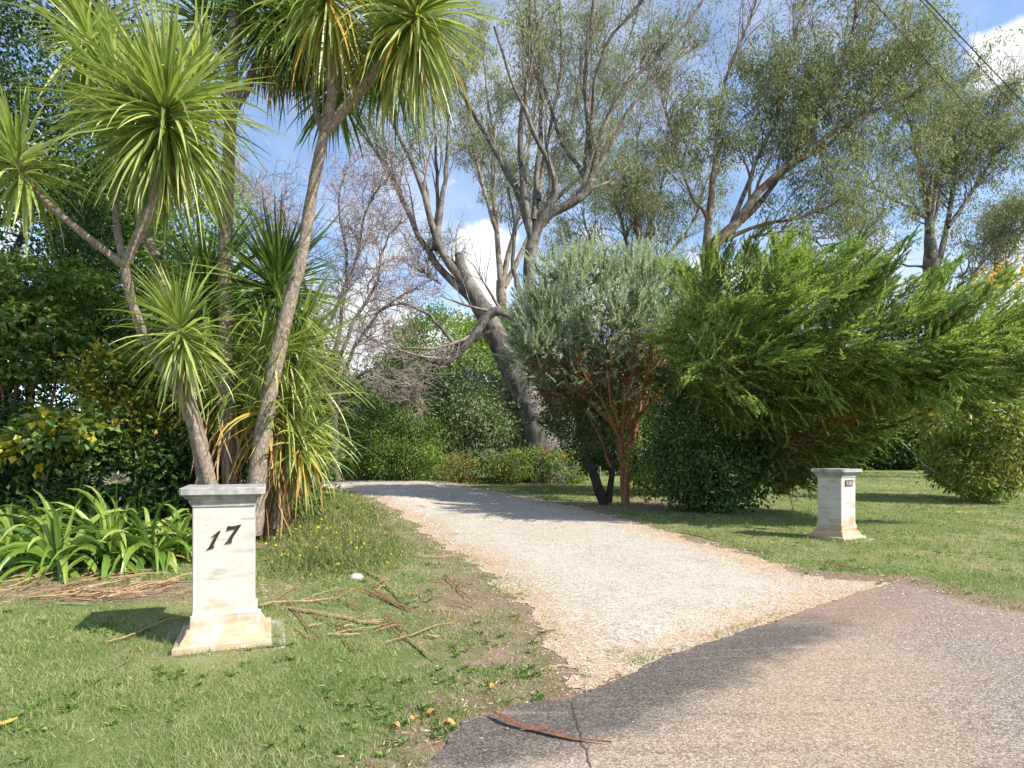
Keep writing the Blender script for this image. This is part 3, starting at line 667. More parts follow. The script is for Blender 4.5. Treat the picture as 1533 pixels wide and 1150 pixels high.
agl = 'leafy agapanthus among others alike in the clump left of the numbered post'
for (px, py, n, L) in ((20, 850, 40, .78), (90, 858, 44, .8), (160, 852, 44, .78), (225, 846, 40, .74), (268, 838, 30, .66), (-60, 852, 40, .8), (60, 826, 40, .8), (130, 822, 40, .82), (205, 818, 40, .8), (262, 815, 34, .75), (0, 815, 40, .8), (-120, 835, 40, .8)):
    g = G(px, py-4); agapanthus(g[0]+rng.normal()*.05, g[1], n, L, agl)
g = G(150, 838); agapanthus(g[0], g[1]+.3, 30, .8, 'agapanthus with one pale dry seed head rising from the clump', True)

# ------------------------------------------------------------------ shrubs and hedge on the left
def shrub(name, base, label, cat, blobs, spec, group=None, stems=6, sm=None, sr=.035, extra=None):
    """spec: list of (material, clumps, per clump, clump radius, leaf length, leaf width)"""
    o = thing(name, base, label, cat, group); mb = MB(); mats = []
    for i, s_ in enumerate(spec):
        mats.append(s_[0]); leafy(mb, blobs, *s_[1:6], mat=i, **(s_[6] if len(s_) > 6 else {}))
    mb.build('crown', mats, o)
    if stems:
        mb = MB(); b0 = np.array(base)
        for k in range(stems):
            c, r = blobs[k % len(blobs)]; e = c+rng.uniform(-.5, .5, 3)*r
            m_ = (b0*.5+e*.5)+rng.normal(size=3)*.12*np.linalg.norm(e-b0)*.5
            l, rr = smooth_line([b0+rng.normal(size=3)*(sr*2, sr*2, 0), m_, e], [sr, sr*.7, sr*.3], 9); tubes(mb, l, rr, 6)
        mb.build('trunk' if cat == 'tree' else 'stem', sm or M_shb, o, smooth=True)
    return o
shrub('evergreen_tree', gz(-9.6, 11.5), 'tall dense dark evergreen filling the left edge behind the cordylines', 'tree',
      [BL(-60, 120, 11.5, 150, 150, 1.7), BL(20, 330, 11.2, 130, 130, 1.5), BL(110, 410, 11.4, 110, 110, 1.4), BL(-40, 520, 11.2, 130, 130, 1.4), BL(90, 560, 11.6, 120, 120, 1.3), BL(110, 190, 12, 110, 160, 1.4), BL(30, 20, 12, 130, 130, 1.5)],
      [(M_dark, 1700, 34, .2, .11, .055), (M_mid, 260, 26, .16, .1, .05)], stems=9, sm=M_dbark, sr=.1)
shrub('leafy_tree', gz(-6.6, 13.5), 'sunlit pale green tree seen between the slender cordyline stems', 'tree',
      [BL(195, 400, 13.2, 85, 105, 1.2), BL(270, 340, 13.4, 70, 80, 1.1), BL(225, 520, 13, 90, 90, 1.2), BL(150, 320, 13.6, 60, 70, 1)],
      [(M_bright, 700, 30, .2, .10, .055), (M_mid, 500, 30, .2, .1, .05)], stems=6, sr=.06)
shrub('lobed_shrub', gz(-8.0, 9.6), 'shrub with tiers of pale lobed leaves on reddish stems at left edge', 'shrub',
      [BL(30, 490, 9.7, 85, 26, .7), BL(70, 430, 9.9, 70, 26, .6), BL(10, 545, 9.6, 60, 20, .5), BL(-70, 480, 9.6, 70, 50, .7)],
      [(M_pale, 300, 16, .10, .12, .10, dict(flat=1.2, droop=.5)), (M_mid, 130, 14, .12, .11, .08)], stems=8, sm=M_rbark, sr=.03)
shrub('yellowing_shrub', gz(-6.9, 8.4), 'low shrub with large yellow autumn leaves above the agapanthus', 'shrub',
      [BL(95, 640, 8.5, 42, 26, .35), BL(60, 665, 8.5, 40, 25, .35)],
      [(M_yel, 30, 11, .10, .14, .12, dict(flat=1.0, droop=.7)), (M_pale, 75, 10, .10, .15, .12, dict(flat=1.0, droop=.5))], stems=5, sr=.015)
shrub('ochre_vine', gz(-5.4, 9.3), 'ochre and green leafy vine behind the low drooping cordyline head', 'vine',
      [BL(215, 580, 9.5, 75, 45, .5), BL(240, 660, 9.4, 90, 60, .5), BL(160, 560, 9.6, 40, 30, .4)],
      [(M_vine, 330, 18, .12, .09, .075), (M_mid, 160, 18, .12, .09, .06), (M_yel, 26, 10, .1, .11, .09)], stems=6, sr=.02)
shrub('dark_understorey', gz(-7.5, 9.0), 'deep green ground shrub in shade behind the agapanthus', 'shrub',
      [BL(40, 690, 8.9, 90, 60, .5), BL(160, 705, 9.0, 95, 65, .5), BL(-70, 680, 9, 80, 80, .6), BL(240, 720, 9, 80, 55, .4), BL(120, 760, 8.8, 160, 40, .5)],
      [(M_dark, 1000, 22, .13, .1, .06), (M_mid, 160, 18, .12, .1, .06)], stems=6, sr=.02)
shrub('tangled_shrub', gz(-3.9, 10.2), 'dull green shrub hidden behind the low bushy cordyline', 'shrub',
      [BL(400, 690, 10.2, 85, 70, .6), BL(330, 640, 10.3, 60, 80, .6), BL(290, 560, 10.6, 60, 90, .6)],
      [(M_mid, 300, 22, .14, .1, .05), (M_dark, 300, 22, .14, .1, .05)], stems=6, sr=.025)
# ------------------------------------------------------------------ the big old tree at the drive's end
D0 = 25.0
base = gz(*P(822, 700, D0)[:2])
bt = thing('old_gum_tree', base, 'huge old gum with thick leaning grey trunk and upright bare limbs beyond the drive', 'tree')
mb = MB(); LM = []; LR = []
def big(pxs, r0, r1, d=D0, dd=0.0, n=16, sides=8, wob=.02, keep=True):
    l, r = limb(pxs, d, r0, r1, n, dd, wob); tubes(mb, l, r, sides, cap=True)
    if keep:
        l2, r2 = limb(pxs, d, r0, r1, 16, dd); LM.append(l2); LR.append(r2)
big([(822, 725), (812, 660), (793, 605), (766, 552), (745, 505), (725, 468), (706, 436), (691, 404), (687, 380)], [1.1, .82, .60, .50, .46, .41, .35, .26, .17], 0, n=26, sides=14, wob=0, keep=False)
big([(838, 720), (836, 640), (828, 575), (812, 520), (800, 470), (793, 420), (796, 370), (807, 334)], [.95, .80, .52, .36, .31, .28, .26, .25], 0, D0+.4, n=22, sides=12, wob=0, keep=False)
big([(716, 458), (684, 428), (655, 398), (632, 362), (609, 313), (588, 264), (563, 226), (540, 200), (505, 140)], 0.198, 0.052)
big([(702, 432), (672, 396), (652, 355), (630, 278), (612, 230), (588, 181), (574, 150), (560, 80)], 0.206, 0.052, dd=-1)
big([(654, 375), (656, 334), (663, 290), (669, 240), (671, 188), (668, 130), (660, 40)], 0.155, 0.043, dd=1)
big([(650, 372), (655, 300), (652, 230), (648, 160), (640, 60)], 0.103, 0.034, dd=2)
big([(804, 340), (828, 318), (860, 301), (882, 284)], 0.215, 0.181, D0+.4, n=10)
big([(881, 286), (876, 262), (880, 195), (876, 104), (887, 17), (890, -60)], 0.163, 0.052, D0+.4, 0)
big([(881, 284), (897, 216), (911, 174), (943, 125), (984, 80), (1035, 25), (1070, -30)], 0.163, 0.052, D0+.4, 1)
big([(884, 240), (887, 170), (893, 111), (918, 52), (963, 0), (990, -50)], 0.103, 0.043, D0+.4, -1.5)
big([(882, 278), (866, 250), (842, 216), (817, 139), (793, 90), (775, 20)], 0.129, 0.043, D0+.4, 1.5)
big([(884, 270), (915, 220), (950, 150), (990, 110), (1040, 60)], 0.086, 0.034, D0+.4, 2)
big([(808, 334), (826, 300), (833, 282), (821, 243), (803, 209), (786, 167), (765, 122), (740, 40)], 0.224, 0.052, D0+.4, -1)
big([(799, 370), (788, 310), (779, 226), (783, 157), (797, 87), (793, 30), (795, -50)], 0.189, 0.060, D0+.4, 0)
big([(798, 360), (776, 289), (751, 243), (720, 188), (692, 139), (672, 95), (650, 40)], 0.189, 0.060, D0+.4, 1)
big([(800, 330), (806, 243), (810, 139), (802, 20), (805, -60)], 0.146, 0.052, D0+.4, 1.6)
big([(806, 300), (812, 250), (826, 180), (840, 100), (838, 0)], 0.112, 0.043, D0+.4, 2.4)
big([(792, 470), (776, 430), (768, 395), (770, 340), (760, 280)], 0.172, 0.043, D0+.2, .6)
big([(840, 480), (800, 478), (768, 474), (742, 467), (728, 474), (702, 510), (676, 537), (655, 543), (612, 532), (560, 546)], [.14, .15, .17, .19, .20, .18, .14, .08, .05, .03], 0, D0-1.2, n=26, sides=9)
big([(690, 525), (668, 500), (640, 470), (600, 455), (560, 470)], .12, .03, D0-1.2, -.6)
big([(740, 490), (720, 505), (690, 520), (665, 535)], .07, .03, D0-1.2, .3)
mb.build('trunk', M_gbark, bt, smooth=True)
shoot = [limb(q_, D0, .05, .02, 12, .4) for q_ in ([(690, 402), (672, 385), (655, 372), (640, 362)], [(645, 418), (640, 395), (648, 372), (655, 350)], [(660, 425), (640, 412), (622, 390), (605, 350)], [(652, 548), (610, 545), (575, 520), (540, 500)], [(640, 470), (600, 455), (560, 470), (530, 480)])]
LM = np.array(LM); LR = np.array(LR)
mb = MB()
a1, r1 = spawn(LM, LR, 130, 3.4, 24, (0, 0, .45), .42, 8, .10, (.25, .95), rmin=.03); tubes(mb, a1, r1, 5)
a2, r2 = spawn(a1, r1, 420, 1.9, 32, (0, 0, .25), .5, 6, .14, rmin=.016); tubes(mb, a2, r2, 4)
a3, r3 = spawn(np.concatenate([a2, a1[:, ::1][:, [0, 1, 3, 4, 6, 7]]]), np.concatenate([r2, r1[:, [0, 1, 3, 4, 6, 7]]]), 900, 1.0, 40, (0, 0, .1), .5, 5, .2, rmin=.009); tubes(mb, a3, r3, 3)
for sl, sr_ in shoot: tubes(mb, sl, sr_, 5)
w1, v1 = spawn(np.array([s_[0] for s_ in shoot]), np.array([s_[1] for s_ in shoot]), 170, 1.5, 60, (-.1, 0, .1), .5, 7, .25, (0, 1), rmin=.016); tubes(mb, w1, v1, 4)
w2, v2 = spawn(w1, v1, 900, .7, 50, (0, 0, .05), .6, 4, .3, (.1, 1), rmin=.010); tubes(mb, w2, v2, 3)
mb.build('branch', M_gpale, bt, smooth=True)
mb = MB()
hi = a3[(a3[:, -1, 2] > 13.2) & (rng.random(len(a3)) < .7)]
p, d = along(hi, 34, .2, 1, .24); leaves(mb, p, d*.3+rdir(len(p))*.6+np.array((0, 0, -.8)), rng.uniform(.13, .22, len(p)), .045)
mid_ = a3[(a3[:, -1, 2] <= 13.2) & (a3[:, -1, 2] > 9.5) & (a3[:, -1, 0] > -.8)]
p, d = along(mid_, 14, .3, 1, .2); leaves(mb, p, d*.3+rdir(len(p))*.6+np.array((0, 0, -.8)), rng.uniform(.14, .26, len(p)), .045)
mb.build('crown', M_gum, bt)

# bare, twiggy tree behind the cordylines
def bare_tree(base, label, limbs, n2, n3, n4, d):
    o = thing('bare_tree', base, label, 'tree'); mb = MB(); L = []; Rr = []
    for (pxs, r0, r1_, dd) in limbs:
        l, r = limb(pxs, d, r0, r1_, 14, dd, .03); tubes(mb, l, r, 7); L.append(l); Rr.append(r)
    mb.build('trunk', M_gbark, o, smooth=True); mb = MB()
    L = np.array(L); Rr = np.array(Rr)
    b1, q1 = spawn(L, Rr, n2, 1.9, 48, (0, 0, .1), .4, 8, .22, (.25, 1), rmin=.018); tubes(mb, b1, q1, 4)
    b2, q2 = spawn(b1, q1, n3, 1.0, 50, (0, 0, .05), .5, 6, .28, (.2, 1), rmin=.012); tubes(mb, b2, q2, 3)
    b3, q3 = spawn(b2, q2, n4, .5, 50, (0, 0, .05), .6, 4, .3, (.2, 1), rmin=.009); tubes(mb, b3, q3, 3)
    mb.build('twig', M_twig, o); return o
bare_tree(gz(*P(505, 700, 22)[:2]), 'leafless tree of fine purplish twigs between the cordylines and the old gum',
  [([(505, 720), (500, 640), (490, 560), (470, 470), (440, 380), (420, 300)], .16, .04, 0),
   ([(500, 640), (515, 560), (550, 490), (590, 450), (625, 430)], .10, .03, -.5),
   ([(495, 590), (520, 500), (560, 430), (575, 370), (600, 330)], .09, .03, .6),
   ([(492, 560), (510, 480), (520, 390), (505, 310), (520, 250)], .09, .03, 1),
   ([(488, 540), (440, 450), (400, 360), (360, 290), (340, 240)], .09, .03, .4),
   ([(500, 600), (540, 560), (590, 555), (640, 560)], .07, .02, -1),
   ([(485, 500), (530, 400), (550, 310), (585, 260)], .07, .02, -1)], 210, 1500, 6000, 22)
# ------------------------------------------------------------------ gums on the right
def gum(base, label, limbs, d, n1, n2, n3, per, m, bark, ztop=None, leaf=(.15, .27), zmin=0, l1=3.6, hull=None):
    o = thing('gum_tree', base, label, 'tree', None); mb = MB(); L = []; Rr = []
    for (pxs, r0, r1_, dd) in limbs:
        l, r = limb(pxs, d, r0, r1_, 16, dd, .03); tubes(mb, l, r, 8); L.append(l); Rr.append(r)
    mb.build('trunk', bark, o, smooth=True); mb = MB(); L = np.array(L[1:]); Rr = np.array(Rr[1:])
    c1, q1 = spawn(L, Rr, n1, l1, 34, (0, 0, .3), .45, 8, .14, (.2, 1), rmin=.03); tubes(mb, c1, q1, 5)
    c2, q2 = spawn(np.concatenate([c1, L[:, ::2]]), np.concatenate([q1, Rr[:, ::2]*.6]), n2, 1.9, 42, (0, 0, .15), .5, 6, .2, (.25, 1), rmin=.016); tubes(mb, c2, q2, 4)
    c3, q3 = spawn(c2, q2, n3, .9, 50, (0, 0, 0), .5, 4, .25, (.3, 1), rmin=.009); tubes(mb, c3, q3, 3)
    mb.build('branch', M_gpale, o, smooth=True); mb = MB()
    tip = c3[c3[:, -1, 2] > zmin]
    if hull:                                                        # the crown keeps to the shape it has grown into
        e = tip[:, -1]; tip = tip[np.any([((e-h[0])**2/h[1]**2).sum(1) < 1.1*(.7+.6*vnoise(e[:, 0]*.9+e[:, 1]*.7, e[:, 2]*.9)) for h in hull], 0)]
    p, dr = along(tip, per, .45, 1.15, .17); n = len(p)
    leaves(mb, p, dr*.35+rdir(n)*.6+np.array((0, 0, -.75)), rng.uniform(*leaf, n), .048)
    mb.build('crown', m, o); return o
gum(gz(*P(1060, 700, 27)[:2]), 'spreading gum with a long bough sweeping up to the right above the juniper',
  [([(1062, 720), (1064, 560), (1060, 440), (1064, 366)], 0.440, 0.336, 0),
   ([(1057, 375), (1063, 306), (1070, 244), (1076, 191), (1085, 120), (1120, 40), (1140, -30)], 0.200, 0.040, .5),
   ([(1068, 368), (1104, 331), (1139, 282), (1195, 237), (1251, 198), (1306, 167), (1365, 140), (1400, 110)], 0.272, 0.048, -1),
   ([(1110, 330), (1150, 290), (1200, 220), (1240, 150), (1290, 80), (1310, 20)], 0.160, 0.040, 1.5),
   ([(1160, 270), (1220, 190), (1260, 100), (1280, 20), (1270, -40)], 0.128, 0.032, -2),
   ([(1090, 350), (1130, 250), (1170, 150), (1190, 60), (1210, -20)], 0.128, 0.032, 2),
   ([(1087, 360), (1139, 336), (1209, 322), (1270, 290), (1330, 260)], 0.112, 0.032, .5),
   ([(1200, 240), (1270, 190), (1340, 110), (1370, 60)], 0.096, 0.032, 1),
   ([(1122, 356), (1174, 347), (1223, 360), (1257, 386)], 0.080, 0.024, -1),
   ([(1060, 330), (1030, 280), (1010, 210), (990, 150)], 0.096, 0.024, .6)], 27, 150, 800, 3200, 25, M_gum_y, M_gred, hull=[BL(1230, 160, 27, 180, 130, 7), BL(1105, 225, 27, 105, 110, 6), BL(1345, 115, 27, 105, 80, 6), BL(1075, 330, 27, 60, 60, 5), BL(1250, 320, 27, 90, 55, 5), BL(1170, 300, 27, 110, 60, 5), BL(1025, 300, 27, 45, 90, 5)])
gum(gz(*P(1395, 700, 32)[:2]), 'gum with a stout dark trunk at the far right under the clouds',
  [([(1400, 720), (1402, 560), (1398, 470), (1394, 390)], 0.496, 0.400, 0),
   ([(1394, 400), (1392, 350), (1388, 290), (1370, 210), (1350, 150)], 0.400, 0.048, 0),
   ([(1400, 400), (1417, 348), (1431, 243), (1425, 170), (1440, 110)], 0.192, 0.040, 1),
   ([(1400, 460), (1440, 440), (1460, 405), (1492, 370), (1540, 330)], 0.144, 0.040, -1),
   ([(1405, 480), (1445, 468), (1492, 430), (1510, 385), (1535, 340)], 0.136, 0.040, 1),
   ([(1420, 340), (1460, 280), (1500, 220), (1540, 180)], 0.112, 0.040, 0),
   ([(1390, 330), (1340, 300), (1300, 280), (1270, 285)], 0.096, 0.032, 0),
   ([(1390, 400), (1340, 395), (1300, 380), (1270, 360)], 0.072, 0.024, 0),
   ([(1430, 250), (1480, 180), (1520, 130)], 0.096, 0.032, 1)], 32, 110, 620, 2500, 24, M_gum, M_gbark, l1=3.2, hull=[BL(1450, 220, 32, 115, 110, 7), BL(1335, 290, 32, 75, 80, 6), BL(1510, 310, 32, 60, 80, 6), BL(1300, 375, 32, 50, 36, 5), BL(1395, 380, 32, 40, 50, 4), BL(1515, 390, 32, 45, 45, 4), BL(1290, 330, 32, 50, 50, 4), BL(1535, 240, 32, 60, 90, 5)])
gum(gz(*P(955, 700, 36)[:2]), 'hazy grey-green gum far behind the silver conifer', 
  [([(955, 720), (952, 560), (948, 440)], .4, .3, 0),
   ([(948, 450), (940, 380), (925, 310), (905, 260)], .22, .05, 0),
   ([(948, 450), (965, 370), (985, 300), (1000, 240)], .22, .05, 1),
   ([(948, 440), (955, 340), (950, 250), (960, 180)], .22, .05, -1),
   ([(950, 430), (1000, 380), (1040, 330), (1055, 280)], .14, .05, 0),
   ([(945, 430), (900, 390), (880, 350), (870, 310)], .14, .05, 0)], 36, 60, 320, 1500, 15, M_gum, M_gpale, leaf=(.2, .36), l1=3.0)
gum(gz(*P(740, 700, 44)[:2]), 'distant upright gum whose olive foliage shows behind the old gum limbs',
  [([(760, 720), (755, 560), (750, 420)], .5, .35, 0),
   ([(750, 430), (740, 300), (735, 180), (720, 60)], .25, .05, 0),
   ([(750, 430), (780, 300), (800, 160), (820, 30)], .25, .05, 1),
   ([(755, 430), (820, 300), (880, 190), (930, 80)], .22, .05, 2),
   ([(780, 300), (850, 200), (870, 100), (900, 20)], .18, .05, -1),
   ([(745, 350), (715, 250), (700, 160), (690, 80)], .18, .05, -2),
   ([(800, 330), (900, 230), (960, 140), (1010, 90)], .18, .05, 0)], 44, 110, 560, 1700, 21, M_gum, M_gpale, leaf=(.24, .42), zmin=17, l1=4.2)
# ------------------------------------------------------------------ conifers on the right of the drive
def conifer_fill(o, blobs, nsh, dirbias, rad, L, k, ln, wd, mats, inner=.8, spread=.55, curve=-.12, frac2=.25, jit=.1, lump=.3, lowdark=None, name='crown'):
    mb = MB(); p, nm = shell(blobs, nsh, jit, lump, inner)
    d = nrm(nm*rad+np.asarray(dirbias)+rdir(nsh)*.42)
    sel = rng.random(nsh) < frac2
    if lowdark is not None: sel = sel | (lowdark(p) > rng.random(nsh))
    Lx = L*rng.uniform(.55, 1.25, nsh)
    plumes(mb, (p-d*Lx[:, None]*.45)[~sel], d[~sel], Lx[~sel], k, ln, wd, spread, curve, 0)
    plumes(mb, (p-d*Lx[:, None]*.65)[sel], d[sel], Lx[sel], k, ln, wd, spread, curve, 1)
    return mb.build(name, mats, o)
# silver-blue conifer with bare russet stems
sb = gz(*G(932, 748)[:2])
sv = thing('silver_conifer', sb, 'silvery blue-green conifer with bare russet stems at the drive edge', 'tree')
blobs = [BL(818, 485, 16.6, 44, 40, .9), BL(805, 520, 16.5, 36, 30, .8), BL(1000, 450, 17.2, 30, 50, .8), BL(880, 445, 17, 72, 55, 1.3), BL(950, 440, 17, 58, 48, 1.2), BL(838, 500, 16.9, 50, 42, 1.0), BL(915, 490, 16.6, 62, 40, 1.1), BL(975, 480, 17.3, 40, 50, 1.0), BL(860, 415, 17.2, 40, 30, .9)]
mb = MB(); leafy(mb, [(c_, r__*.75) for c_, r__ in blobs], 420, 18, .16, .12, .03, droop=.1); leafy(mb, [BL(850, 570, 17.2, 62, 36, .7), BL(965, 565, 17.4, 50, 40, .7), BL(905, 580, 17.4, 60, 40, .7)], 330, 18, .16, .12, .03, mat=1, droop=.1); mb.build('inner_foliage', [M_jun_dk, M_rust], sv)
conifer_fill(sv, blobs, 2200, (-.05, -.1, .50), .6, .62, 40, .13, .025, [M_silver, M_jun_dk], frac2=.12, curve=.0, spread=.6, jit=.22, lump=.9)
conifer_fill(sv, [BL(835, 548, 16.6, 52, 30, .8), BL(890, 540, 16.4, 50, 34, .8), BL(880, 590, 16.7, 36, 26, .6), BL(935, 565, 16.5, 40, 26, .6)], 420, (-.05, -.15, .3), .5, .5, 34, .12, .024, [M_silver, M_jun_dk], frac2=.5, curve=-.05, spread=.6, jit=.3, lump=.9, name='lower_foliage')
mb = MB(); L = []; Rr = []
for pxs, r0, r1_, dd in (([(936, 760), (933, 700), (927, 640), (915, 590), (890, 540), (850, 490)], .10, .03, .2), ([(938, 760), (940, 700), (943, 640), (960, 590), (985, 545), (1000, 500)], .09, .03, -.2),
    ([(934, 752), (928, 680), (918, 610), (905, 550), (900, 480)], .075, .025, .3), ([(930, 660), (940, 600), (950, 550), (948, 480)], .06, .02, 0), ([(925, 650), (895, 610), (858, 580), (830, 540)], .055, .02, -.3),
    ([(940, 690), (955, 630), (965, 570), (985, 500)], .055, .02, .2), ([(922, 640), (880, 600), (840, 570), (800, 545)], .05, .015, -.4), ([(946, 650), (972, 590), (978, 545), (970, 500)], .04, .015, -.5),
    ([(915, 700), (890, 640), (870, 600), (850, 560)], .04, .015, .5)):
    l, r = limb(pxs, 16.6, r0, r1_, 14, dd, .02); tubes(mb, l, r, 8); L.append(l); Rr.append(r)
mb.build('trunk', M_rbark, sv, smooth=True)
L = np.array(L); Rr = np.array(Rr); mb = MB()
s1, q1 = spawn(L, Rr, 130, .9, 42, (0, 0, .2), .45, 6, .18, (.45, 1), rmin=.010); tubes(mb, s1, q1, 4)
s2, q2 = spawn(s1, q1, 520, .42, 45, (0, 0, .1), .5, 4, .25, (.2, 1), rmin=.006); tubes(mb, s2, q2, 3)
p, d = along(s2, 8, .2, 1, .02); k = p[:, 2] < P(0, 545, 16.6)[2]; slivers(mb, p[k], d[k]+rdir(k.sum())*.6, .1, .016)
u1, w1 = [], []
for pxs in ([(944, 660), (958, 600), (985, 555), (1002, 520)], [(932, 650), (938, 590), (950, 540), (955, 500)], [(938, 640), (962, 575), (972, 530), (975, 490)], [(926, 640), (912, 590), (915, 540), (925, 500)], [(950, 630), (985, 585), (1005, 560), (1015, 530)], [(930, 660), (905, 610), (880, 570), (865, 540)]):
    l, r = limb(pxs, 15.9, .035, .012, 14, -.3, .02); tubes(mb, l, r, 6); u1.append(l); w1.append(r)
s3, q3 = spawn(np.array(u1), np.array(w1), 110, .5, 45, (0, -.05, .2), .5, 5, .2, (.35, 1), rmin=.008); tubes(mb, s3, q3, 3)
p, d = along(s3, 9, .3, 1.1, .02); slivers(mb, p, d+rdir(len(p))*.7, .11, .016)
mb.build('dead_branch', M_rust, sv)
mb = MB(); leafy(mb, [BL(868, 610, 16.8, 40, 40, .6), BL(925, 630, 17.2, 50, 36, .6), BL(880, 655, 16.6, 38, 18, .5)], 120, 16, .14, .1, .04, mat=0); mb.build('inner_foliage', M_jun_dk, sv)
# dark leaning trunk beside it, with a pale stake
db = gz(*G(905, 748)[:2]); dk = thing('dark_tree', db, 'short black leaning trunk with thin dark foliage beside the russet stems', 'tree')
mb = MB()
for pxs, r0, r1_ in (([(907, 756), (893, 722), (881, 690), (872, 660), (862, 620)], .17, .08), ([(912, 752), (915, 700), (905, 650), (895, 610)], .10, .05)):
    l, r = limb(pxs, 16.9, r0, r1_, 12, .2, .02); tubes(mb, l, r, 9)
mb.build('trunk', M_dbark, dk, smooth=True)
mb = MB(); leafy(mb, [BL(862, 630, 17.2, 36, 40, .5), BL(905, 600, 17.6, 50, 50, .6)], 110, 16, .15, .1, .05); mb.build('crown', M_jun_dk, dk)
g0 = G(897, 746); mb = MB(); tubes(mb, np.array([g0+(0, -.25, -.02), g0+(-.01, -.25, .5), g0+(-.03, -.25, 1.0)]), np.array([.05, .05, .045]), 8, cap=True)
tag(mb.build('stake', plain_mat('mossy_timber', (.10, .13, .07), (.24, .26, .16), 25), None), 'mossy green timber stake leaning on the black trunk', 'stake')
# the big spreading juniper
jb = gz(*P(1165, 700, 15.6)[:2])
ju = thing('juniper', jb, 'broad spreading green juniper sweeping right over the lawn', 'tree')
up_blobs = [BL(1110, 471, 12.8, 75, 78, 1.5), BL(1195, 476, 12.5, 95, 68, 1.6), BL(1050, 506, 14.6, 50, 62, 1.0), BL(1280, 511, 12.0, 95, 62, 1.4), BL(1370, 526, 11.6, 90, 52, 1.2), BL(1455, 543, 11.3, 85, 40, 1.1), BL(1535, 541, 11.1, 70, 33, 1.0), BL(1100, 536, 11.9, 60, 38, .8)]
lo_blobs = [BL(1170, 570, 13.2, 120, 66, 1.4), BL(1290, 570, 12.4, 110, 42, 1.2), BL(1210, 640, 14.2, 80, 60, 1.3), BL(1380, 567, 11.9, 70, 26, .9), BL(1070, 550, 13.2, 60, 30, .8), BL(1190, 690, 14.6, 60, 40, .9), BL(1260, 640, 14.2, 70, 36, .9)]
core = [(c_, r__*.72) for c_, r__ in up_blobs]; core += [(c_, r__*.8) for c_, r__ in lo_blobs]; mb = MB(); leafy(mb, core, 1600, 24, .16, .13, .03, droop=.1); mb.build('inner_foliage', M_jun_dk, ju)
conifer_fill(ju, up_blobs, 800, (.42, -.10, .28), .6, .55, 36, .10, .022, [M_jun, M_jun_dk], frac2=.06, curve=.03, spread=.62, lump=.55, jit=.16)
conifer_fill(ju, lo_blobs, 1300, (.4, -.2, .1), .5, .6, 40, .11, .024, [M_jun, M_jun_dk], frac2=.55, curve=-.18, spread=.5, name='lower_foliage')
# layered sprays: flattened fans of plumes that stand clear of one another, with dark gaps between
def spray_fans(blobs, nf, per, bias, radial, Lf, mats, name, shrink=.86):
    bl = [(c_, r__*shrink) for c_, r__ in blobs]; p, nm = shell(bl, nf, .10, .5, .86); mb = MB()
    for k in range(nf):
        ax = nrm(nm[k]*radial+np.asarray(bias)+rng.normal(size=3)*.22); ln_ = Lf*rng.uniform(.6, 1.5)
        sd_ = nrm(np.cross(ax, np.array((0, 0, 1.))+rng.normal(size=3)*.45)); tt = rng.uniform(0, 1, per)**.8; sgn = rng.choice([-1, 1], per)
        pos = p[k]-ax*ln_*.35+ax*(tt*ln_)[:, None]+np.array((0, 0, 1.))*(.06*ln_*tt**2)[:, None]+rng.normal(size=(per, 3))*.05
        dd = nrm(ax*1.0+sd_*(sgn*rng.uniform(.25, .95, per)*(1.1-.8*tt))[:, None]+rng.normal(size=(per, 3))*.16)
        plumes(mb, pos, dd, .46*(1.15-.6*tt)*rng.uniform(.7, 1.2, per), 34, .085, .020, .6, .03, int(rng.random() < .10))
    return mb.build(name, mats, ju)
spray_fans(up_blobs, 290, 24, (.55, -.12, .20), .6, 1.1, [M_jun, M_jun_dk], 'spray')
# long feathery leaders standing out of the top
mb = MB()
for (a, bq, d, n_) in (((1110, 470), (1120, 375), 13.8, 1), ((1150, 470), (1135, 380), 13.7, 1), ((1330, 480), (1420, 400), 12.6, 1), ((1290, 470), (1330, 425), 13.1, 1), ((1420, 520), (1540, 470), 11.9, 1), ((1060, 440), (1015, 400), 13.8, 1), ((1180, 440), (1215, 390), 13.8, 1), ((1240, 470), (1275, 415), 13.2, 1), ((1450, 540), (1560, 490), 11.8, 1), ((1340, 490), (1400, 420), 12.5, 1), ((1080, 440), (1060, 385), 13.6, 1), ((1210, 430), (1180, 375), 13.4, 1), ((1150, 430), (1165, 368), 13.9, 1), ((1380, 490), (1470, 440), 12.2, 1), ((1260, 450), (1310, 400), 12.8, 1), ((1060, 560), (1010, 530), 13.0, 1), ((1230, 520), (1300, 470), 12.0, 1), ((1140, 520), (1190, 480), 12.4, 1), ((1400, 540), (1480, 500), 11.4, 1), ((1080, 500), (1060, 450), 12.6, 1)):
    A, B = P(*a, d), P(*bq, d); n_ = 46; t_ = rng.uniform(0, 1, n_)[:, None]; pos = A+(B-A)*t_+rng.normal(size=(n_, 3))*.16*(1-.75*t_)
    dr = nrm((B-A)[None]+rdir(n_)*np.linalg.norm(B-A)*.28); plumes(mb, pos, dr, .5*(1.1-.5*t_[:, 0]), 40, .105, .021, .55, -.08)
mb.build('leader', M_jun, ju)
mb = MB(); L = []; Rr = []
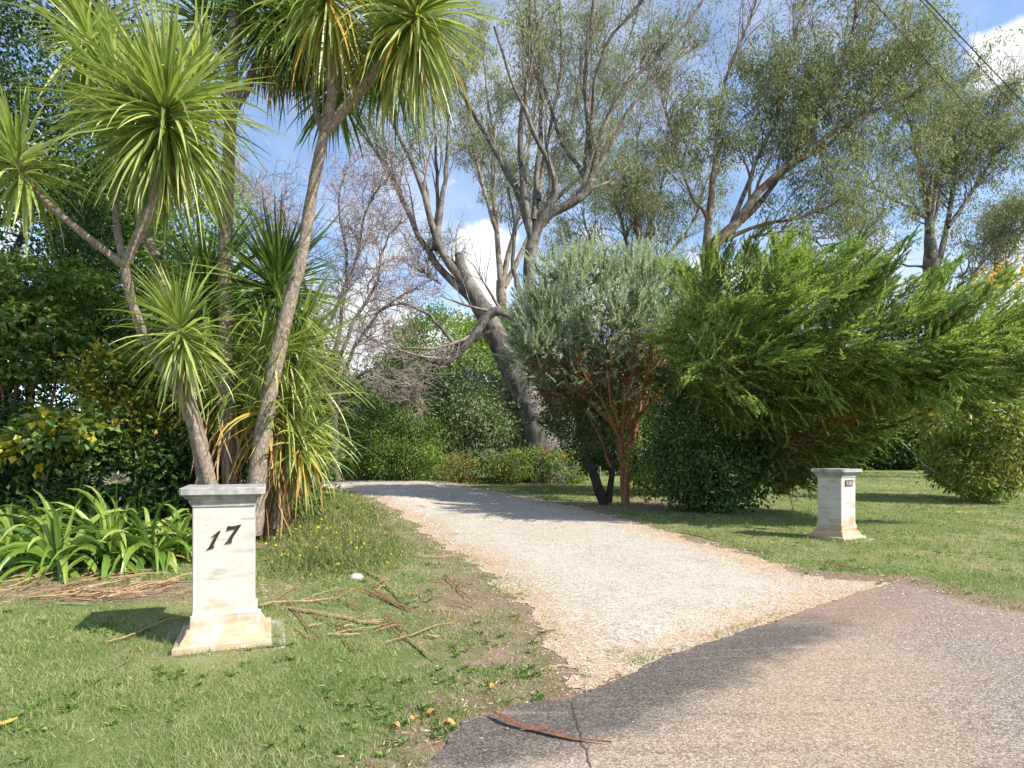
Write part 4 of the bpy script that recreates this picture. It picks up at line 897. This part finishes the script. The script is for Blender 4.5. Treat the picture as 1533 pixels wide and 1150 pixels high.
for pxs, r0, r1_, dd in (([(1168, 735), (1165, 660), (1140, 580), (1110, 480)], .20, .05, -2), ([(1170, 735), (1200, 660), (1270, 600), (1350, 560), (1440, 530), (1530, 500)], .18, .04, -3.8),
    ([(1172, 735), (1190, 640), (1210, 560), (1230, 470)], .16, .04, -2.2), ([(1175, 725), (1240, 660), (1310, 620), (1400, 580), (1480, 550)], .13, .03, -3.4),
    ([(1172, 720), (1230, 630), (1280, 570), (1330, 480)], .12, .03, -2.8), ([(1178, 728), (1250, 690), (1330, 640), (1400, 610)], .10, .03, -2.8), ([(1162, 700), (1120, 620), (1070, 560), (1030, 520)], .11, .03, -1.8)):
    l, r = limb(pxs, 15.6, r0, r1_, 16, dd, .03); tubes(mb, l, r, 8); L.append(l); Rr.append(r)
mb.build('trunk', M_rbark, ju, smooth=True)
mb = MB(); s1, q1 = spawn(np.array(L), np.array(Rr), 200, 1.1, 38, (.25, 0, .1), .42, 7, .16, (.3, 1), rmin=.012); kp = s1[:, :, 2].min(1) > np.where(s1[:, -1, 0] > 7.0, 2.3, 1.3); s1, q1 = s1[kp], q1[kp]; tubes(mb, s1, q1, 4)
s2, q2 = spawn(s1, q1, 800, .5, 45, (.1, 0, 0), .5, 4, .22, (.2, 1), rmin=.007); tubes(mb, s2, q2, 3)
p, d = along(s2, 7, .2, 1, .02); slivers(mb, p, d+rdir(len(p))*.6, .11, .016); 
for (qa, qb, d_, nn, sp_) in (((1085, 548), (1185, 546), 12.0, 260, .10), ((1240, 628), (1330, 590), 12.2, 420, .16), ((1320, 596), (1420, 570), 11.9, 420, .15), ((1400, 578), (1490, 548), 11.5, 260, .12), ((1180, 665), (1270, 630), 13.0, 300, .2)):
    A_, B_ = P(*qa, d_), P(*qb, d_); u_ = rng.random((nn, 1)); pq = A_+(B_-A_)*u_+rng.normal(size=(nn, 3))*sp_
    slivers(mb, pq, nrm(B_-A_)+rdir(nn)*.7, rng.uniform(.10, .34, nn), .014)
mb.build('dead_branch', M_rust, ju)
# ivy-covered mass under its left end
shrub('ivy_mound', gz(*P(1080, 700, 14.9)[:2]), 'dark glossy ivy mound hanging to the ground at the left foot of the juniper', 'ivy',
   [BL(1065, 630, 15.0, 62, 60, .7), BL(1090, 690, 14.9, 58, 50, .7), BL(1035, 700, 15.2, 38, 44, .6), BL(1110, 620, 15.2, 42, 60, .7), BL(1075, 735, 14.9, 40, 24, .5), BL(1050, 580, 15.1, 36, 30, .5)],
   [(M_ivy, 760, 24, .15, .095, .085, dict(droop=.9, lump=1.0, jit=.3)), (M_yel, 9, 6, .10, .08, .07), (M_pale, 45, 9, .12, .08, .06)], stems=5, sm=M_dbark, sr=.05)
shrub('bright_undershrub', gz(*G(968, 752)[:2]), 'small yellow-green shrub lit by sun between russet stems and ivy', 'shrub',
   [BL(965, 690, 16.2, 28, 22, .3), BL(985, 720, 16.4, 34, 22, .35), BL(950, 650, 16.9, 24, 24, .3)], [(M_bright, 60, 16, .10, .09, .06), (M_yel, 14, 8, .1, .08, .05)], stems=5, sr=.015)
# leafy spindly shrub at right
so = shrub('spindly_shrub', gz(*G(1468, 747)[:2]), 'open spindly shrub with turning yellow-green leaves on the right lawn', 'shrub',
   [BL(1450, 625, 17.6, 60, 34, .9), BL(1500, 650, 17.4, 60, 50, 1.0), BL(1470, 700, 17.6, 55, 38, .9), BL(1540, 620, 17.8, 50, 50, .9), BL(1430, 680, 17.5, 30, 30, .5)],
   [(M_magn, 430, 16, .16, .20, .08, dict(droop=.5)), (M_bright, 170, 15, .16, .18, .07), (M_mid, 60, 15, .15, .16, .07)], stems=16, sr=.028)
mb = MB()
for pxs in ([(1462, 742), (1430, 725), (1390, 700), (1355, 668), (1340, 650)], [(1458, 735), (1420, 700), (1400, 672), (1395, 650)], [(1470, 742), (1500, 690), (1520, 640), (1545, 590)], [(1475, 745), (1520, 700), (1560, 670)]):
    l, r = limb(pxs, 17.5, .03, .012, 12, -.4, .02); tubes(mb, l, r, 6)
mb.build('bare_branch', M_gpale, so, smooth=True)
shrub('autumn_tree', gz(*P(1515, 700, 26)[:2]), 'orange-leaved autumn tree peeping over the juniper at far right', 'tree',
   [BL(1500, 455, 26, 40, 38, 1.2), BL(1540, 440, 26, 45, 45, 1.3), BL(1545, 500, 26, 50, 50, 1.3)], [(M_orange, 150, 12, .3, .17, .15)], stems=9, sm=M_gpale, sr=.06)
# ------------------------------------------------------------------ garden behind the drive
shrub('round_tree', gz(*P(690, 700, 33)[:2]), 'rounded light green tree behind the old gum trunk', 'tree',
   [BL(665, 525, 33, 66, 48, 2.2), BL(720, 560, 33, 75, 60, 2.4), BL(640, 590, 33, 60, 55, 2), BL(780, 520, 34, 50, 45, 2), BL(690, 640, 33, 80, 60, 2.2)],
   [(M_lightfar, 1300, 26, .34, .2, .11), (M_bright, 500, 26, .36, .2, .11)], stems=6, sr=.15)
shrub('dark_juniper_bush', gz(*P(570, 700, 24.5)[:2]), 'dense dark green conifer bush at the left bend of the drive', 'shrub',
   [BL(575, 645, 24.5, 44, 52, 1.1), BL(625, 630, 25, 34, 50, 1.1), BL(545, 670, 24.3, 30, 36, .9)], [(M_dark, 420, 26, .24, .14, .05, dict(lump=1.0, jit=.3)), (M_mid, 220, 24, .2, .14, .05, dict(lump=1.0, jit=.3))], stems=4, sr=.06)
shrub('sunny_conifer_bush', gz(*P(612, 700, 23.6)[:2]), 'lighter feathery bush in front of the dark conifer bush', 'shrub',
   [BL(610, 655, 23.6, 36, 24, .7), BL(595, 680, 23.4, 30, 20, .6)], [(M_bright, 120, 24, .2, .15, .045, dict(lump=1.2, jit=.35)), (M_mid, 90, 22, .2, .14, .045, dict(lump=1.2, jit=.3))], stems=4, sr=.04)
shrub('grey_leaved_tree', gz(*P(715, 700, 26)[:2]), 'small grey-green tree on a dark stem left of the old gum trunk', 'tree',
   [BL(715, 610, 26, 52, 48, 1.3), BL(745, 640, 25.6, 38, 36, 1.1), BL(685, 650, 26, 32, 36, 1.0)], [(M_grey, 480, 24, .26, .17, .07)], stems=5, sm=M_dbark, sr=.08)
shrub('shaded_shrub', gz(*P(985, 700, 20)[:2]), 'deep green shrub in shade behind the russet conifer stems', 'shrub',
   [BL(960, 640, 20, 70, 60, 1.0), BL(1010, 600, 20.5, 60, 70, 1.0), BL(900, 660, 21, 40, 40, .8), BL(1000, 690, 19.6, 50, 40, .8), BL(925, 585, 19.8, 90, 45, 1.0), BL(865, 605, 20.4, 50, 50, .9)],
   [(M_dark, 900, 28, .2, .13, .07)], stems=5, sm=M_dbark, sr=.05)
bp = 'low garden plants along the bed behind the drive'
for i, (px, py, rx, ry, m, lab) in enumerate(((585, 705, 34, 13, M_grey, 'low grey-leaved plant at the left end of the garden bed'), (640, 703, 30, 14, M_bright, 'low green plant under the sunny conifer bush'),
    (680, 700, 26, 16, M_coral, 'low plant with coral-tinted leaves left of the dark stem'), (735, 697, 30, 16, M_grey, 'grey plant beside the small dark stemmed tree'), (765, 700, 24, 15, M_coral, 'low plant with coral leaves right of the dark stem'),
    (800, 695, 36, 18, M_bright, 'bright green plant at the foot of the old gum'), (845, 700, 34, 20, M_bright, 'bright green plant nearest the black trunk'), (520, 712, 30, 14, M_mid, 'dull plant by the weedy verge at the drive bend'))):
    o = shrub('bed_plant', gz(*P(px, 700, 24.4-(i % 3)*.3)[:2]), lab, 'plant', [BL(px, py, 24.2-(i % 3)*.3, rx, ry, .5), BL(px+rx*.5, py-4, 24.6, rx*.6, ry*1.1, .5)],
       [(m, 70, 20, .16, .15, .05), (M_bright if m is not M_mid else M_mid, 30, 18, .16, .15, .05)], bp, stems=0)
    if i in (5, 6):
        for j_ in range(5):
            q = np.repeat(P(px+rng.uniform(-26, 26), py-rng.uniform(12, 24), 23.9)[None], 9, 0); mb = MB()
            leaves(mb, q+rng.normal(size=q.shape)*.03, rdir(9), .10, .08); mb.build('flower', M_red, o)
mb = MB(); c0 = P(770, 690, 24); leaves(mb, np.repeat(c0[None], 26, 0)+rng.normal(size=(26, 3))*.07, rdir(26), .12, .09)
l, r = smooth_line([gz(c0[0], c0[1]), c0], [.012, .01], 5); tubes(mb, l, r, 5)
tag(mb.build('white_flower', leaf_mat('white_petal', [(.75, .75, .73), (.82, .82, .8)], .3)), 'white flower head on a stalk in the garden bed', 'flower')
# ------------------------------------------------------------------ trees closing the view
BGT = 'background trees closing the view'
for i, (px, d, top, w, m1, m2, lab) in enumerate((
    (1000, 40, 560, 100, M_mid, M_dark, 'dark green tree glimpsed behind the silver conifer stems'),
    (1130, 44, 540, 110, M_dark, M_mid, 'shadowy tree mass behind the ivy mound'),
    (1250, 46, 570, 90, M_dark, M_mid, 'dark bush beyond the right gate post'),
    (1330, 42, 600, 80, M_mid, M_dark, 'mid green bush at the back of the right lawn'),
    (1420, 45, 560, 100, M_mid, M_dark, 'tree behind the open spindly shrub'),
    (1530, 44, 540, 110, M_mid, M_bright, 'leafy tree at the right edge beyond the lawn'),
    (1640, 40, 520, 120, M_mid, M_dark, 'tree just past the right edge of view'),
    (890, 42, 570, 80, M_bright, M_mid, 'light green tree right behind the old gum trunk'),
    (520, 38, 590, 90, M_mid, M_grey, 'dull tree behind the leafless twiggy tree'),
    (430, 34, 520, 110, M_mid, M_grey, 'grey-green tree behind the low bushy cordyline'),
    (320, 30, 430, 120, M_mid, M_bright, 'green tree behind the middle cordyline trunks'),
    (690, 48, 610, 110, M_grey, M_mid, 'low pale tree far behind the small grey-green tree'),
    (790, 47, 580, 90, M_mid, M_grey, 'far tree behind the foot of the old gum'),
    (590, 46, 540, 80, M_grey, M_mid, 'pale hazy tree above the dark conifer bush'))):
    c = P(px, 700, d); h = (700-top)/2
    shrub('background_tree', gz(c[0], c[1]), lab, 'tree', [BL(px, 700-h, d, w*.75, h*.95, 2.2), BL(px-w*.45, 700-h*.75, d+1, w*.5, h*.7, 2), BL(px+w*.45, 700-h*.7, d-.8, w*.5, h*.72, 2)],
       [(m1, 640, 28, .45, .24, .13), (m2, 380, 26, .45, .24, .13)], BGT, stems=4, sr=.14, sm=M_dbark)
# ------------------------------------------------------------------ overhead wires
M_wire = plain_mat('cable_sheath', (.012, .012, .014), (.03, .03, .032), 5, .6, .0)
def wire(px0, px1, z0, z1, label, r):
    def at(px, z): 
        k = (z-CH)/((HZ-px[1])/F); return np.array(((px[0]-766.5)/F*k, k, z))
    a, b_ = at(px0, z0), at(px1, z1); d = b_-a; u = np.linspace(-2.5, 4, 40)[:, None]
    l = a+d*u; l[:, 2] += .012*(u[:, 0]-.5)**2*0
    mb = MB(); tubes(mb, l, np.full(40, r), 6); tag(mb.build('overhead_wire', M_wire, smooth=True), label, 'wire', 'power lines at upper right')
wire((1386, 0), (1533, 155), 8.5, 8.2, 'thicker upper power line crossing the top right sky', .010)
wire((1378, 0), (1520, 160), 8.3, 8.0, 'thin power line close below the thicker one', .006)
wire((1312, 8), (1490, 205), 8.2, 7.9, 'thin lower power line crossing the gum foliage', .006)

# ------------------------------------------------------------------ lawn grass, weeds, litter, gravel
def scatter(n, r0, r1, amax=50):
    th = rng.uniform(-amax, amax, n)*math.pi/180; r = np.exp(rng.uniform(math.log(r0), math.log(r1), n))
    return np.stack([np.sin(th)*r, np.cos(th)*r], 1), r
M_grass = leaf_mat('lawn_blade', [(.065, .115, .03), (.12, .185, .05), (.185, .245, .075), (.30, .30, .15), (.45, .37, .25)], .3, .55, .25, patch=.35)
p, r = scatter(560000, 1.6, 40)
sd = np.maximum(sdist(p, drive_poly), sdist(p, road_poly)); ba = bareness(p)
patch = fbm(p[:, 0]*2.2, p[:, 1]*2.2, 3)
k = (sd < -.02) & (rng.random(len(p)) > np.clip(ba*.75+(patch-.5)*2.4, -1, .93))
jl = (dline(p, joint[2:5]) < .38) & (sdist(p, road_poly) < -.03) & (patch > .52) & (rng.random(len(p)) < .5); k |= jl
edge = (np.abs(sd) < .25) & (patch > .58) & (rng.random(len(p)) < .35); k |= edge & (sdist(p, road_poly) < -.02)
p, r = p[k], r[k]; n = len(p)
h = rng.uniform(.018, .05, n)*(1+.4*(fbm(p[:, 0]*.8, p[:, 1]*.8, 2)-.5)); w = np.maximum(.0035, r*.0011)*rng.uniform(.7, 1.3, n)
d = rdir(n)*.75; d[:, 2] = np.abs(d[:, 2])*.5+.55
mb = MB(); slivers(mb, np.stack([p[:, 0], p[:, 1], T(p[:, 0], p[:, 1])+.004], 1), d, h*np.maximum(1, r*.05)**.6, w)
# broadleaf weeds and longer tufts in the turf, and grass crowding the post feet
j = rng.choice(n, 1000, False, p=(1/r**.5)/(1/r**.5).sum()); j = j[fbm(p[j, 0]*1.4+9, p[j, 1]*1.4, 2) > .5]; c3_ = np.repeat(np.stack([p[j, 0], p[j, 1], T(p[j, 0], p[j, 1])+.012], 1), 9, 0)
a_ = rng.uniform(0, 6.28, len(c3_)); leaves(mb, c3_, np.stack([np.cos(a_), np.sin(a_), rng.uniform(.15, .7, len(a_))], 1), rng.uniform(.025, .06, len(a_)), rng.uniform(.012, .024, len(a_)), 1)
tf = rng.choice(n, 700, False); c3_ = np.repeat(np.stack([p[tf, 0], p[tf, 1], T(p[tf, 0], p[tf, 1])], 1), 16, 0); rr2 = np.repeat(r[tf], 16)
slivers(mb, c3_+rng.normal(size=c3_.shape)*(.03, .03, 0), rdir(len(c3_))*.5+(0, 0, .8), rng.uniform(.05, .11, len(c3_)), np.maximum(.004, rr2*.0011))
for q0, hw, rz_ in ((pl, .335, 22), (pr, .335, 31)):
    m_ = 900; sd4 = rng.integers(0, 4, m_); u4 = rng.uniform(-1, 1, m_)*hw; w4 = hw+np.abs(rng.normal(size=m_))*.035
    lx = np.choose(sd4, [u4, w4, u4, -w4]); ly = np.choose(sd4, [-w4, u4, w4, u4]); c4, s4 = math.cos(R(rz_)), math.sin(R(rz_))
    gx, gy = q0[0]+lx*c4-ly*s4, q0[1]+lx*s4+ly*c4; kk = fbm(gx*5, gy*5, 2) > .46
    slivers(mb, np.stack([gx, gy, T(gx, gy)], 1)[kk], (rdir(m_)*.5+(0, 0, .9))[kk], rng.uniform(.03, .085, kk.sum()), max(.0045, q0[1]*.0011))
tag(mb.build('lawn_grass', [M_grass, M_mid]), kind='stuff')
# coarse tufts in the lawn and along the drive
# long weedy grass on the left verge, with small yellow flowers
M_weed = leaf_mat('weedy_grass', [(.07, .10, .03), (.13, .16, .05), (.20, .22, .08), (.34, .29, .15)], .3, .55, .25, patch=.3)
M_yflower = leaf_mat('yellow_weed_flower', [(.65, .52, .03), (.75, .62, .06)], .3, .5, .3)
vp = gl([(385, 880), (470, 872), (560, 862), (605, 850), (612, 815), (590, 782), (560, 755), (530, 742), (495, 733), (440, 745), (395, 790)])
lo, hi_ = vp.min(0), vp.max(0); q = rng.uniform(lo, hi_, (150000, 2)); s_ = sdist(q, vp)
wt = sst(-.35, 1.0, s_)*sst(.25, .55, fbm(q[:, 0]*1.6, q[:, 1]*1.6, 3)+.15)*(.35+.65*(q[:, 1] < 9.5)); q = q[rng.random(len(q)) < wt]
n = len(q); hgt = rng.uniform(.05, .30, n)*sst(-.25, .9, sdist(q, vp))**.5*(.5+1.0*fbm(q[:, 0]*1.3+4, q[:, 1]*1.3, 2)); d = rdir(n)*.6; d[:, 2] = np.abs(d[:, 2])+.65
o3 = np.stack([q[:, 0], q[:, 1], T(q[:, 0], q[:, 1])], 1)
mb = MB(); straps(mb, o3, d, hgt, np.maximum(.006, q[:, 1]*.0011), 1.0, 3, 0, vee=0)
j = rng.random(n) < .35; leaves(mb, o3[j]+nrm(d[j])*(hgt[j]*rng.uniform(.3, .9, j.sum()))[:, None], rdir(j.sum())+(0, 0, .4), .05, .02)
j = rng.choice(n, 110, False); f0 = o3[j]+nrm(d[j])*(hgt[j]*.8)[:, None]+(0, 0, .05); f0 = np.repeat(f0, 7, 0)
leaves(mb, f0, rdir(len(f0))*.8+(0, 0, .6), .026, .02, 1); tag(mb.build('weedy_grass', [M_weed, M_yflower]), kind='stuff')
# small litter: fragments of straw, bark and dead leaf
M_lit = leaf_mat('litter_bits', [(.10, .055, .035), (.24, .15, .09), (.40, .29, .18), (.50, .42, .30)], .05, .8, .15)
q1, r = scatter(60000, 2.2, 16); ba = bareness(q1); s_ = sdist(q1, road_poly); sdv = sdist(q1, drive_poly)
k = (rng.random(len(q1)) < np.clip(ba, 0, 1)**1.6*np.where(sdv > .25, .02, .42)*np.where(s_ > 0, .0, 1)); k |= rng.random(len(q1)) < .004*(s_ < .3)
zone = np.exp(-(((q1[:, 0]+4.4)/2.2)**2+((q1[:, 1]-6.15)/.5)**2)); k |= rng.random(len(q1)) < zone*.8
q1 = q1[k]; n = len(q1); d = rdir(n); d[:, 2] = np.abs(d[:, 2])*.22
mb = MB(); slivers(mb, np.stack([q1[:, 0], q1[:, 1], T(q1[:, 0], q1[:, 1])+rng.uniform(.012, .035, n)], 1), d, rng.uniform(.5, 1.0, n)*np.where(zone[k] > .2, .12, .055), rng.uniform(.003, .007, n))
tag(mb.build('leaf_litter', M_lit), kind='stuff')
# loose gravel
M_grav = plain_mat('gravel_chip', (.34, .31, .28), (.80, .77, .72), 25, .9, .2)
p, r = scatter(52000, 2.0, 22); sdv = sdist(p, drive_poly); s_ = sdist(p, road_poly)
k = (s_ < .05) & (rng.random(len(p)) < np.where(sdv > 0, .75, .32*np.exp(sdv/.35))); k |= (s_ > 0) & (rng.random(len(p)) < .02+.10*sst(4.0, 5.4, p[:, 0]*.5+p[:, 1]*.62)+.5*sst(.5, 1.3, p[:, 0]-p[:, 1]*.55+.8*(fbm(p[:, 0]*1.5, p[:, 1]*1.5, 2)-.5)))
p, r = p[k], r[k]; n = len(p); s = rng.uniform(.5, 1.3, n)*np.maximum(.006, r*.00125)
oc = np.array([(1, 0, 0), (0, 1, 0), (-1, 0, 0), (0, -1, 0), (0, 0, .7), (0, 0, -.7)], float); of = np.array([(0, 1, 4), (1, 2, 4), (2, 3, 4), (3, 0, 4)])
az = rng.uniform(0, 6.28, n); V = oc[None]*s[:, None, None]*rng.uniform(.6, 1.35, (n, 6, 3))
V = np.stack([V[..., 0]*np.cos(az)[:, None]-V[..., 1]*np.sin(az)[:, None], V[..., 0]*np.sin(az)[:, None]+V[..., 1]*np.cos(az)[:, None], V[..., 2]], -1)
V += np.stack([p[:, 0], p[:, 1], T(p[:, 0], p[:, 1])+.02+np.where(sdist(p, road_poly) > 0, .010, -.006)], 1)[:, None]
mb = MB(); mb.add(V.reshape(-1, 3), tris=(np.arange(n)[:, None, None]*6+of[None]).reshape(-1, 3)); 
m, t, o = mat('gravel_stone'); g = t.add('ShaderNodeNewGeometry')
pb = t.add('ShaderNodeBsdfPrincipled', Base__Color=t.ramp(g.outputs['Random Per Island'], [(0, (.22, .19, .17)), (.3, (.42, .38, .34)), (.7, (.60, .56, .51)), (1, (.80, .77, .73))]), Roughness=.9); t.l.new(pb.outputs[0], o.inputs[0])
tag(mb.build('gravel', m), kind='stuff')

# ------------------------------------------------------------------ fallen straps, sticks, stones, leaves
def strip(name, pxs, w, label, m, group=None, cat='dead leaf', lift=.03, arch=.0, th=.004):
    """a long dry strap lying on the ground through the given points"""
    g = np.array([G(*q_) for q_ in pxs]); l, _ = smooth_line(g, np.ones(len(g)), 14); u = np.linspace(0, 1, 14)
    l[:, 2] = T(l[:, 0], l[:, 1])+lift+arch*np.sin(u*math.pi)+rng.normal(size=14)*.002
    tn = nrm(np.gradient(l, axis=0)); s = nrm(np.cross(tn, (0, 0, 1.))); ww = (w*.5*np.clip(np.minimum(u*8+.35, (1.02-u)*2.6), 0, 1))[:, None]
    up = np.array((0, 0, 1.)); w = w*.78; l[1:-1, :2] += rng.normal(size=(12, 2))*(.002 if 'bark' in name else .005); roll = rng.uniform(-.4, .4); s = s+up*roll
    top = np.stack([l+s*ww, l+up*th+up*ww*.25, l-s*ww, l-up*th], 1); i = np.arange(14*4).reshape(14, 4); j = np.roll(i, -1, 1)
    mb = MB(); mb.add(top.reshape(-1, 3), quads=np.stack([i[:-1], j[:-1], j[1:], i[1:]], -1).reshape(-1, 4))
    return tag(mb.build(name, m, smooth=False), label, cat, group)
M_straw = plain_mat('dry_straw_strap', (.24, .15, .075), (.44, .31, .17), 30, .8, .2)
M_brown = plain_mat('dry_brown_strap', (.16, .085, .045), (.33, .19, .10), 30, .8, .2)
M_redb = plain_mat('rust_bark_strip', (.14, .05, .028), (.28, .11, .055), 30, .7, .3)
ZT = lambda a, b_: (380+a/2.446, 680+b_/2.446)
strip('bark_strip', [ZT(875, 972), ZT(960, 1015), ZT(1060, 1045), ZT(1160, 1072), ZT(1310, 1090)], .032, 'long rust-brown bark strip lying on the asphalt', M_redb, cat='bark strip', lift=.045)
GL = 'dry straps fallen on the lawn'
for (pxs, w, lab, m) in (
    ([ZT(480, 705), ZT(560, 682), ZT(650, 648), ZT(730, 628)], .03, 'straw-coloured strap pointing up to the right in the middle of the lawn litter', M_straw),
    ([ZT(110, 570), ZT(220, 588), ZT(380, 620), ZT(500, 645)], .03, 'longest straw strap right of the numbered post', M_straw),
    ([ZT(20, 565), ZT(100, 550), ZT(200, 548), ZT(320, 535)], .026, 'tan strap running right from the numbered post base', M_straw),
    ([ZT(300, 668), ZT(380, 655), ZT(460, 645)], .022, 'short pale strap under the longest straw strap', M_straw),
    ([ZT(330, 390), ZT(400, 430), ZT(470, 470), ZT(520, 520), ZT(575, 585)], .024, 'long thin strap slanting down past the white rock', M_straw),
    ([ZT(400, 505), ZT(480, 540), ZT(560, 575), ZT(610, 580)], .03, 'brown strap crossing below the white rock', M_brown),
    ([ZT(430, 500), ZT(500, 545), ZT(555, 580)], .024, 'dark strap doubled beside the brown one', M_brown),
    ([ZT(480, 600), ZT(530, 640), ZT(565, 668)], .022, 'short brown strap near the upward pointing straw', M_brown),
    ([ZT(700, 450), ZT(750, 500), ZT(800, 550)], .022, 'brown curled strap at the gravel edge', M_brown),
    ([ZT(660, 480), ZT(740, 478), ZT(800, 490)], .022, 'dark twig-like strap lying across the gravel edge', M_brown),
    ([ZT(600, 382), ZT(680, 382), ZT(740, 378)], .02, 'pale strap at the driveway side of the weeds', M_straw),
    ([ZT(700, 555), ZT(760, 562), ZT(800, 575)], .02, 'small brown strap by the gravel bare patch', M_brown),
    ([ZT(340, 690), ZT(355, 715), ZT(400, 738)], .016, 'curled brown strap in the lawn below the pale short one', M_brown),
    ([ZT(335, 548), ZT(365, 568), ZT(400, 590)], .018, 'stubby brown strap between the tan and longest straps', M_brown),
    ([(157, 968), (200, 955), (245, 935), (282, 928)], .032, 'orange strap lying through the shadow of the numbered post', M_straw),
    ([(165, 1010), (190, 995), (205, 965)], .016, 'thin curved twig left of the numbered post', M_brown),
    ([(-10, 1095), (10, 1090), (26, 1082)], .05, 'single yellow leaf at the left edge of the lawn', M_gold)):
    strip('dry_strap', pxs, w, lab, m, GL)
GH = 'dry straps heaped under the agapanthus'
for i in range(38):
    x0 = rng.uniform(-20, 265); y0 = rng.uniform(868, 908)-x0*.02; ln = rng.uniform(40, 130); sl = rng.normal(-.12, .12)
    xs = [x0, x0+ln*.35, x0+ln*.7, x0+ln]; pxs = [(a, max(858, y0+sl*(a-x0)+rng.normal()*2)) for a in xs]
    strip('dry_strap', pxs, rng.uniform(.014, .032), 'dry straw strap in the heap under the agapanthus clump', (M_straw, M_brown, M_straw)[i % 3], GH, lift=rng.uniform(.025, .07), arch=rng.uniform(0, .03))
GR = 'dry straps scattered right of the numbered post'
for i in range(26):
    x0 = rng.uniform(392, 640); y0 = rng.uniform(845, 950)+(x0-392)*.05; ln = rng.uniform(18, 60); sl = rng.normal(.25, .5)
    pxs = [(x0, y0), (x0+ln*.5, y0+sl*ln*.5+rng.normal()*2), (x0+ln, y0+sl*ln)]
    strip('dry_strap', pxs, rng.uniform(.012, .022), 'small dry strap scattered between the numbered post and gravel', (M_brown, M_straw)[i % 2], GR, lift=rng.uniform(.02, .035))
ZR = lambda a, b_: (760+a/1.983, 720+b_/1.983)
for pxs, lab in (([ZR(515, 152), ZR(560, 162), ZR(600, 172), ZR(670, 190)], 'dark bark strip on the far edge of the gravel'), ([ZR(940, 252), ZR(1000, 262), ZR(1060, 274)], 'brown bark strip at the lawn edge near the right gate post'),
                 ([ZR(700, 205), ZR(740, 210), ZR(790, 222)], 'thin bark strip along the right gravel edge')):
    strip('bark_strip', pxs, .05, lab, M_brown, 'bark strips on the right gravel edge', 'bark strip', .04)
def stone(px, py, s, label, m, name='stone', cat='stone', sq=(1, .7, .55)):
    c = G(px, py); mb = MB(); n1, n2 = 7, 9; V = []
    for i in range(n1):
        a = math.pi*i/(n1-1)
        for j_ in range(n2):
            b_ = 2*math.pi*j_/n2; rr = s*(1+.22*(_lat[i*13 % 255, j_*7 % 255]-.5)); V.append((rr*sq[0]*math.sin(a)*math.cos(b_), rr*sq[1]*math.sin(a)*math.sin(b_), rr*sq[2]*math.cos(a)))
    i = np.arange(n1*n2).reshape(n1, n2); j = np.roll(i, -1, 1)
    mb.add(np.array(V)+c+(0, 0, s*sq[2]*.55), quads=np.stack([i[:-1], i[1:], j[1:], j[:-1]], -1).reshape(-1, 4)); return tag(mb.build(name, m), label, cat)
stone(533, 868, .085, 'white rock half sunk in grass at the end of the weeds', M_stonechip, 'rock', 'rock')
M_dstone = plain_mat('brown_pebble', (.10, .06, .045), (.20, .13, .10), 30)
for px, py, s, lab in ((1380, 962, .035, 'reddish pebble on the dusty right side of the asphalt'), (1200, 1007, .022, 'small brown pebble in the middle of the asphalt'), (1184, 1066, .022, 'flat brown fragment near the bottom centre of the asphalt'),
                       (1213, 1084, .02, 'dark fragment just below the flat brown one'), (1374, 1002, .022, 'dark pebble below the reddish pebble'), (1364, 995, .018, 'tiny dark pebble beside another below the reddish one'), (1082, 968, .02, 'dark pebble on the asphalt joint'), (1408, 1008, .016, 'small dark pebble nearest the right edge')):
    stone(px, py, s, lab, M_dstone)
M_ol = plain_mat('fallen_orange_leaf', (.38, .17, .06), (.58, .32, .13), 30, .8, .1)
def fleaf(px, py, s, label):
    s = s*.6
    c = G(px, py)+(0, 0, .035); a = rng.uniform(0, 6.28); mb = MB(); u = np.linspace(0, 2*math.pi, 11)[:-1]; rr = s*(.75+.25*np.cos(3*u)); 
    V = np.stack([np.cos(u+a)*rr, np.sin(u+a)*rr*.65, .35*s*np.cos(2*u)], 1)
    V = np.concatenate([V, [[0, 0, .1*s]], V-(0, 0, .002), [[0, 0, .1*s-.002]]]); tr = [[i, (i+1) % 10, 10] for i in range(10)]+[[11+(i+1) % 10, 11+i, 21] for i in range(10)]
    mb.add(V+c, tris=tr); tag(mb.build('fallen_leaf', M_ol), label, 'leaf', 'fallen orange leaves')
for (a, b_), s, lab in ((ZT(520, 1018), .06, 'bright orange fallen leaf lowest on the left lawn'), (ZT(655, 962), .06, 'orange fallen leaf in the grass tuft by the asphalt'), (ZT(710, 1005), .075, 'pale curled fallen leaf beside the asphalt edge'),
                        (ZT(880, 865), .06, 'orange fallen leaf in the brown soil near the gravel'), (ZT(585, 985), .045, 'small brownish fallen leaf between the two orange ones'), (ZT(650, 590), .05, 'dark fallen leaf among the straps'), (ZR(1187, 285), .05, 'red-brown fallen leaf on the right lawn edge')):
    fleaf(a, b_, s, lab)
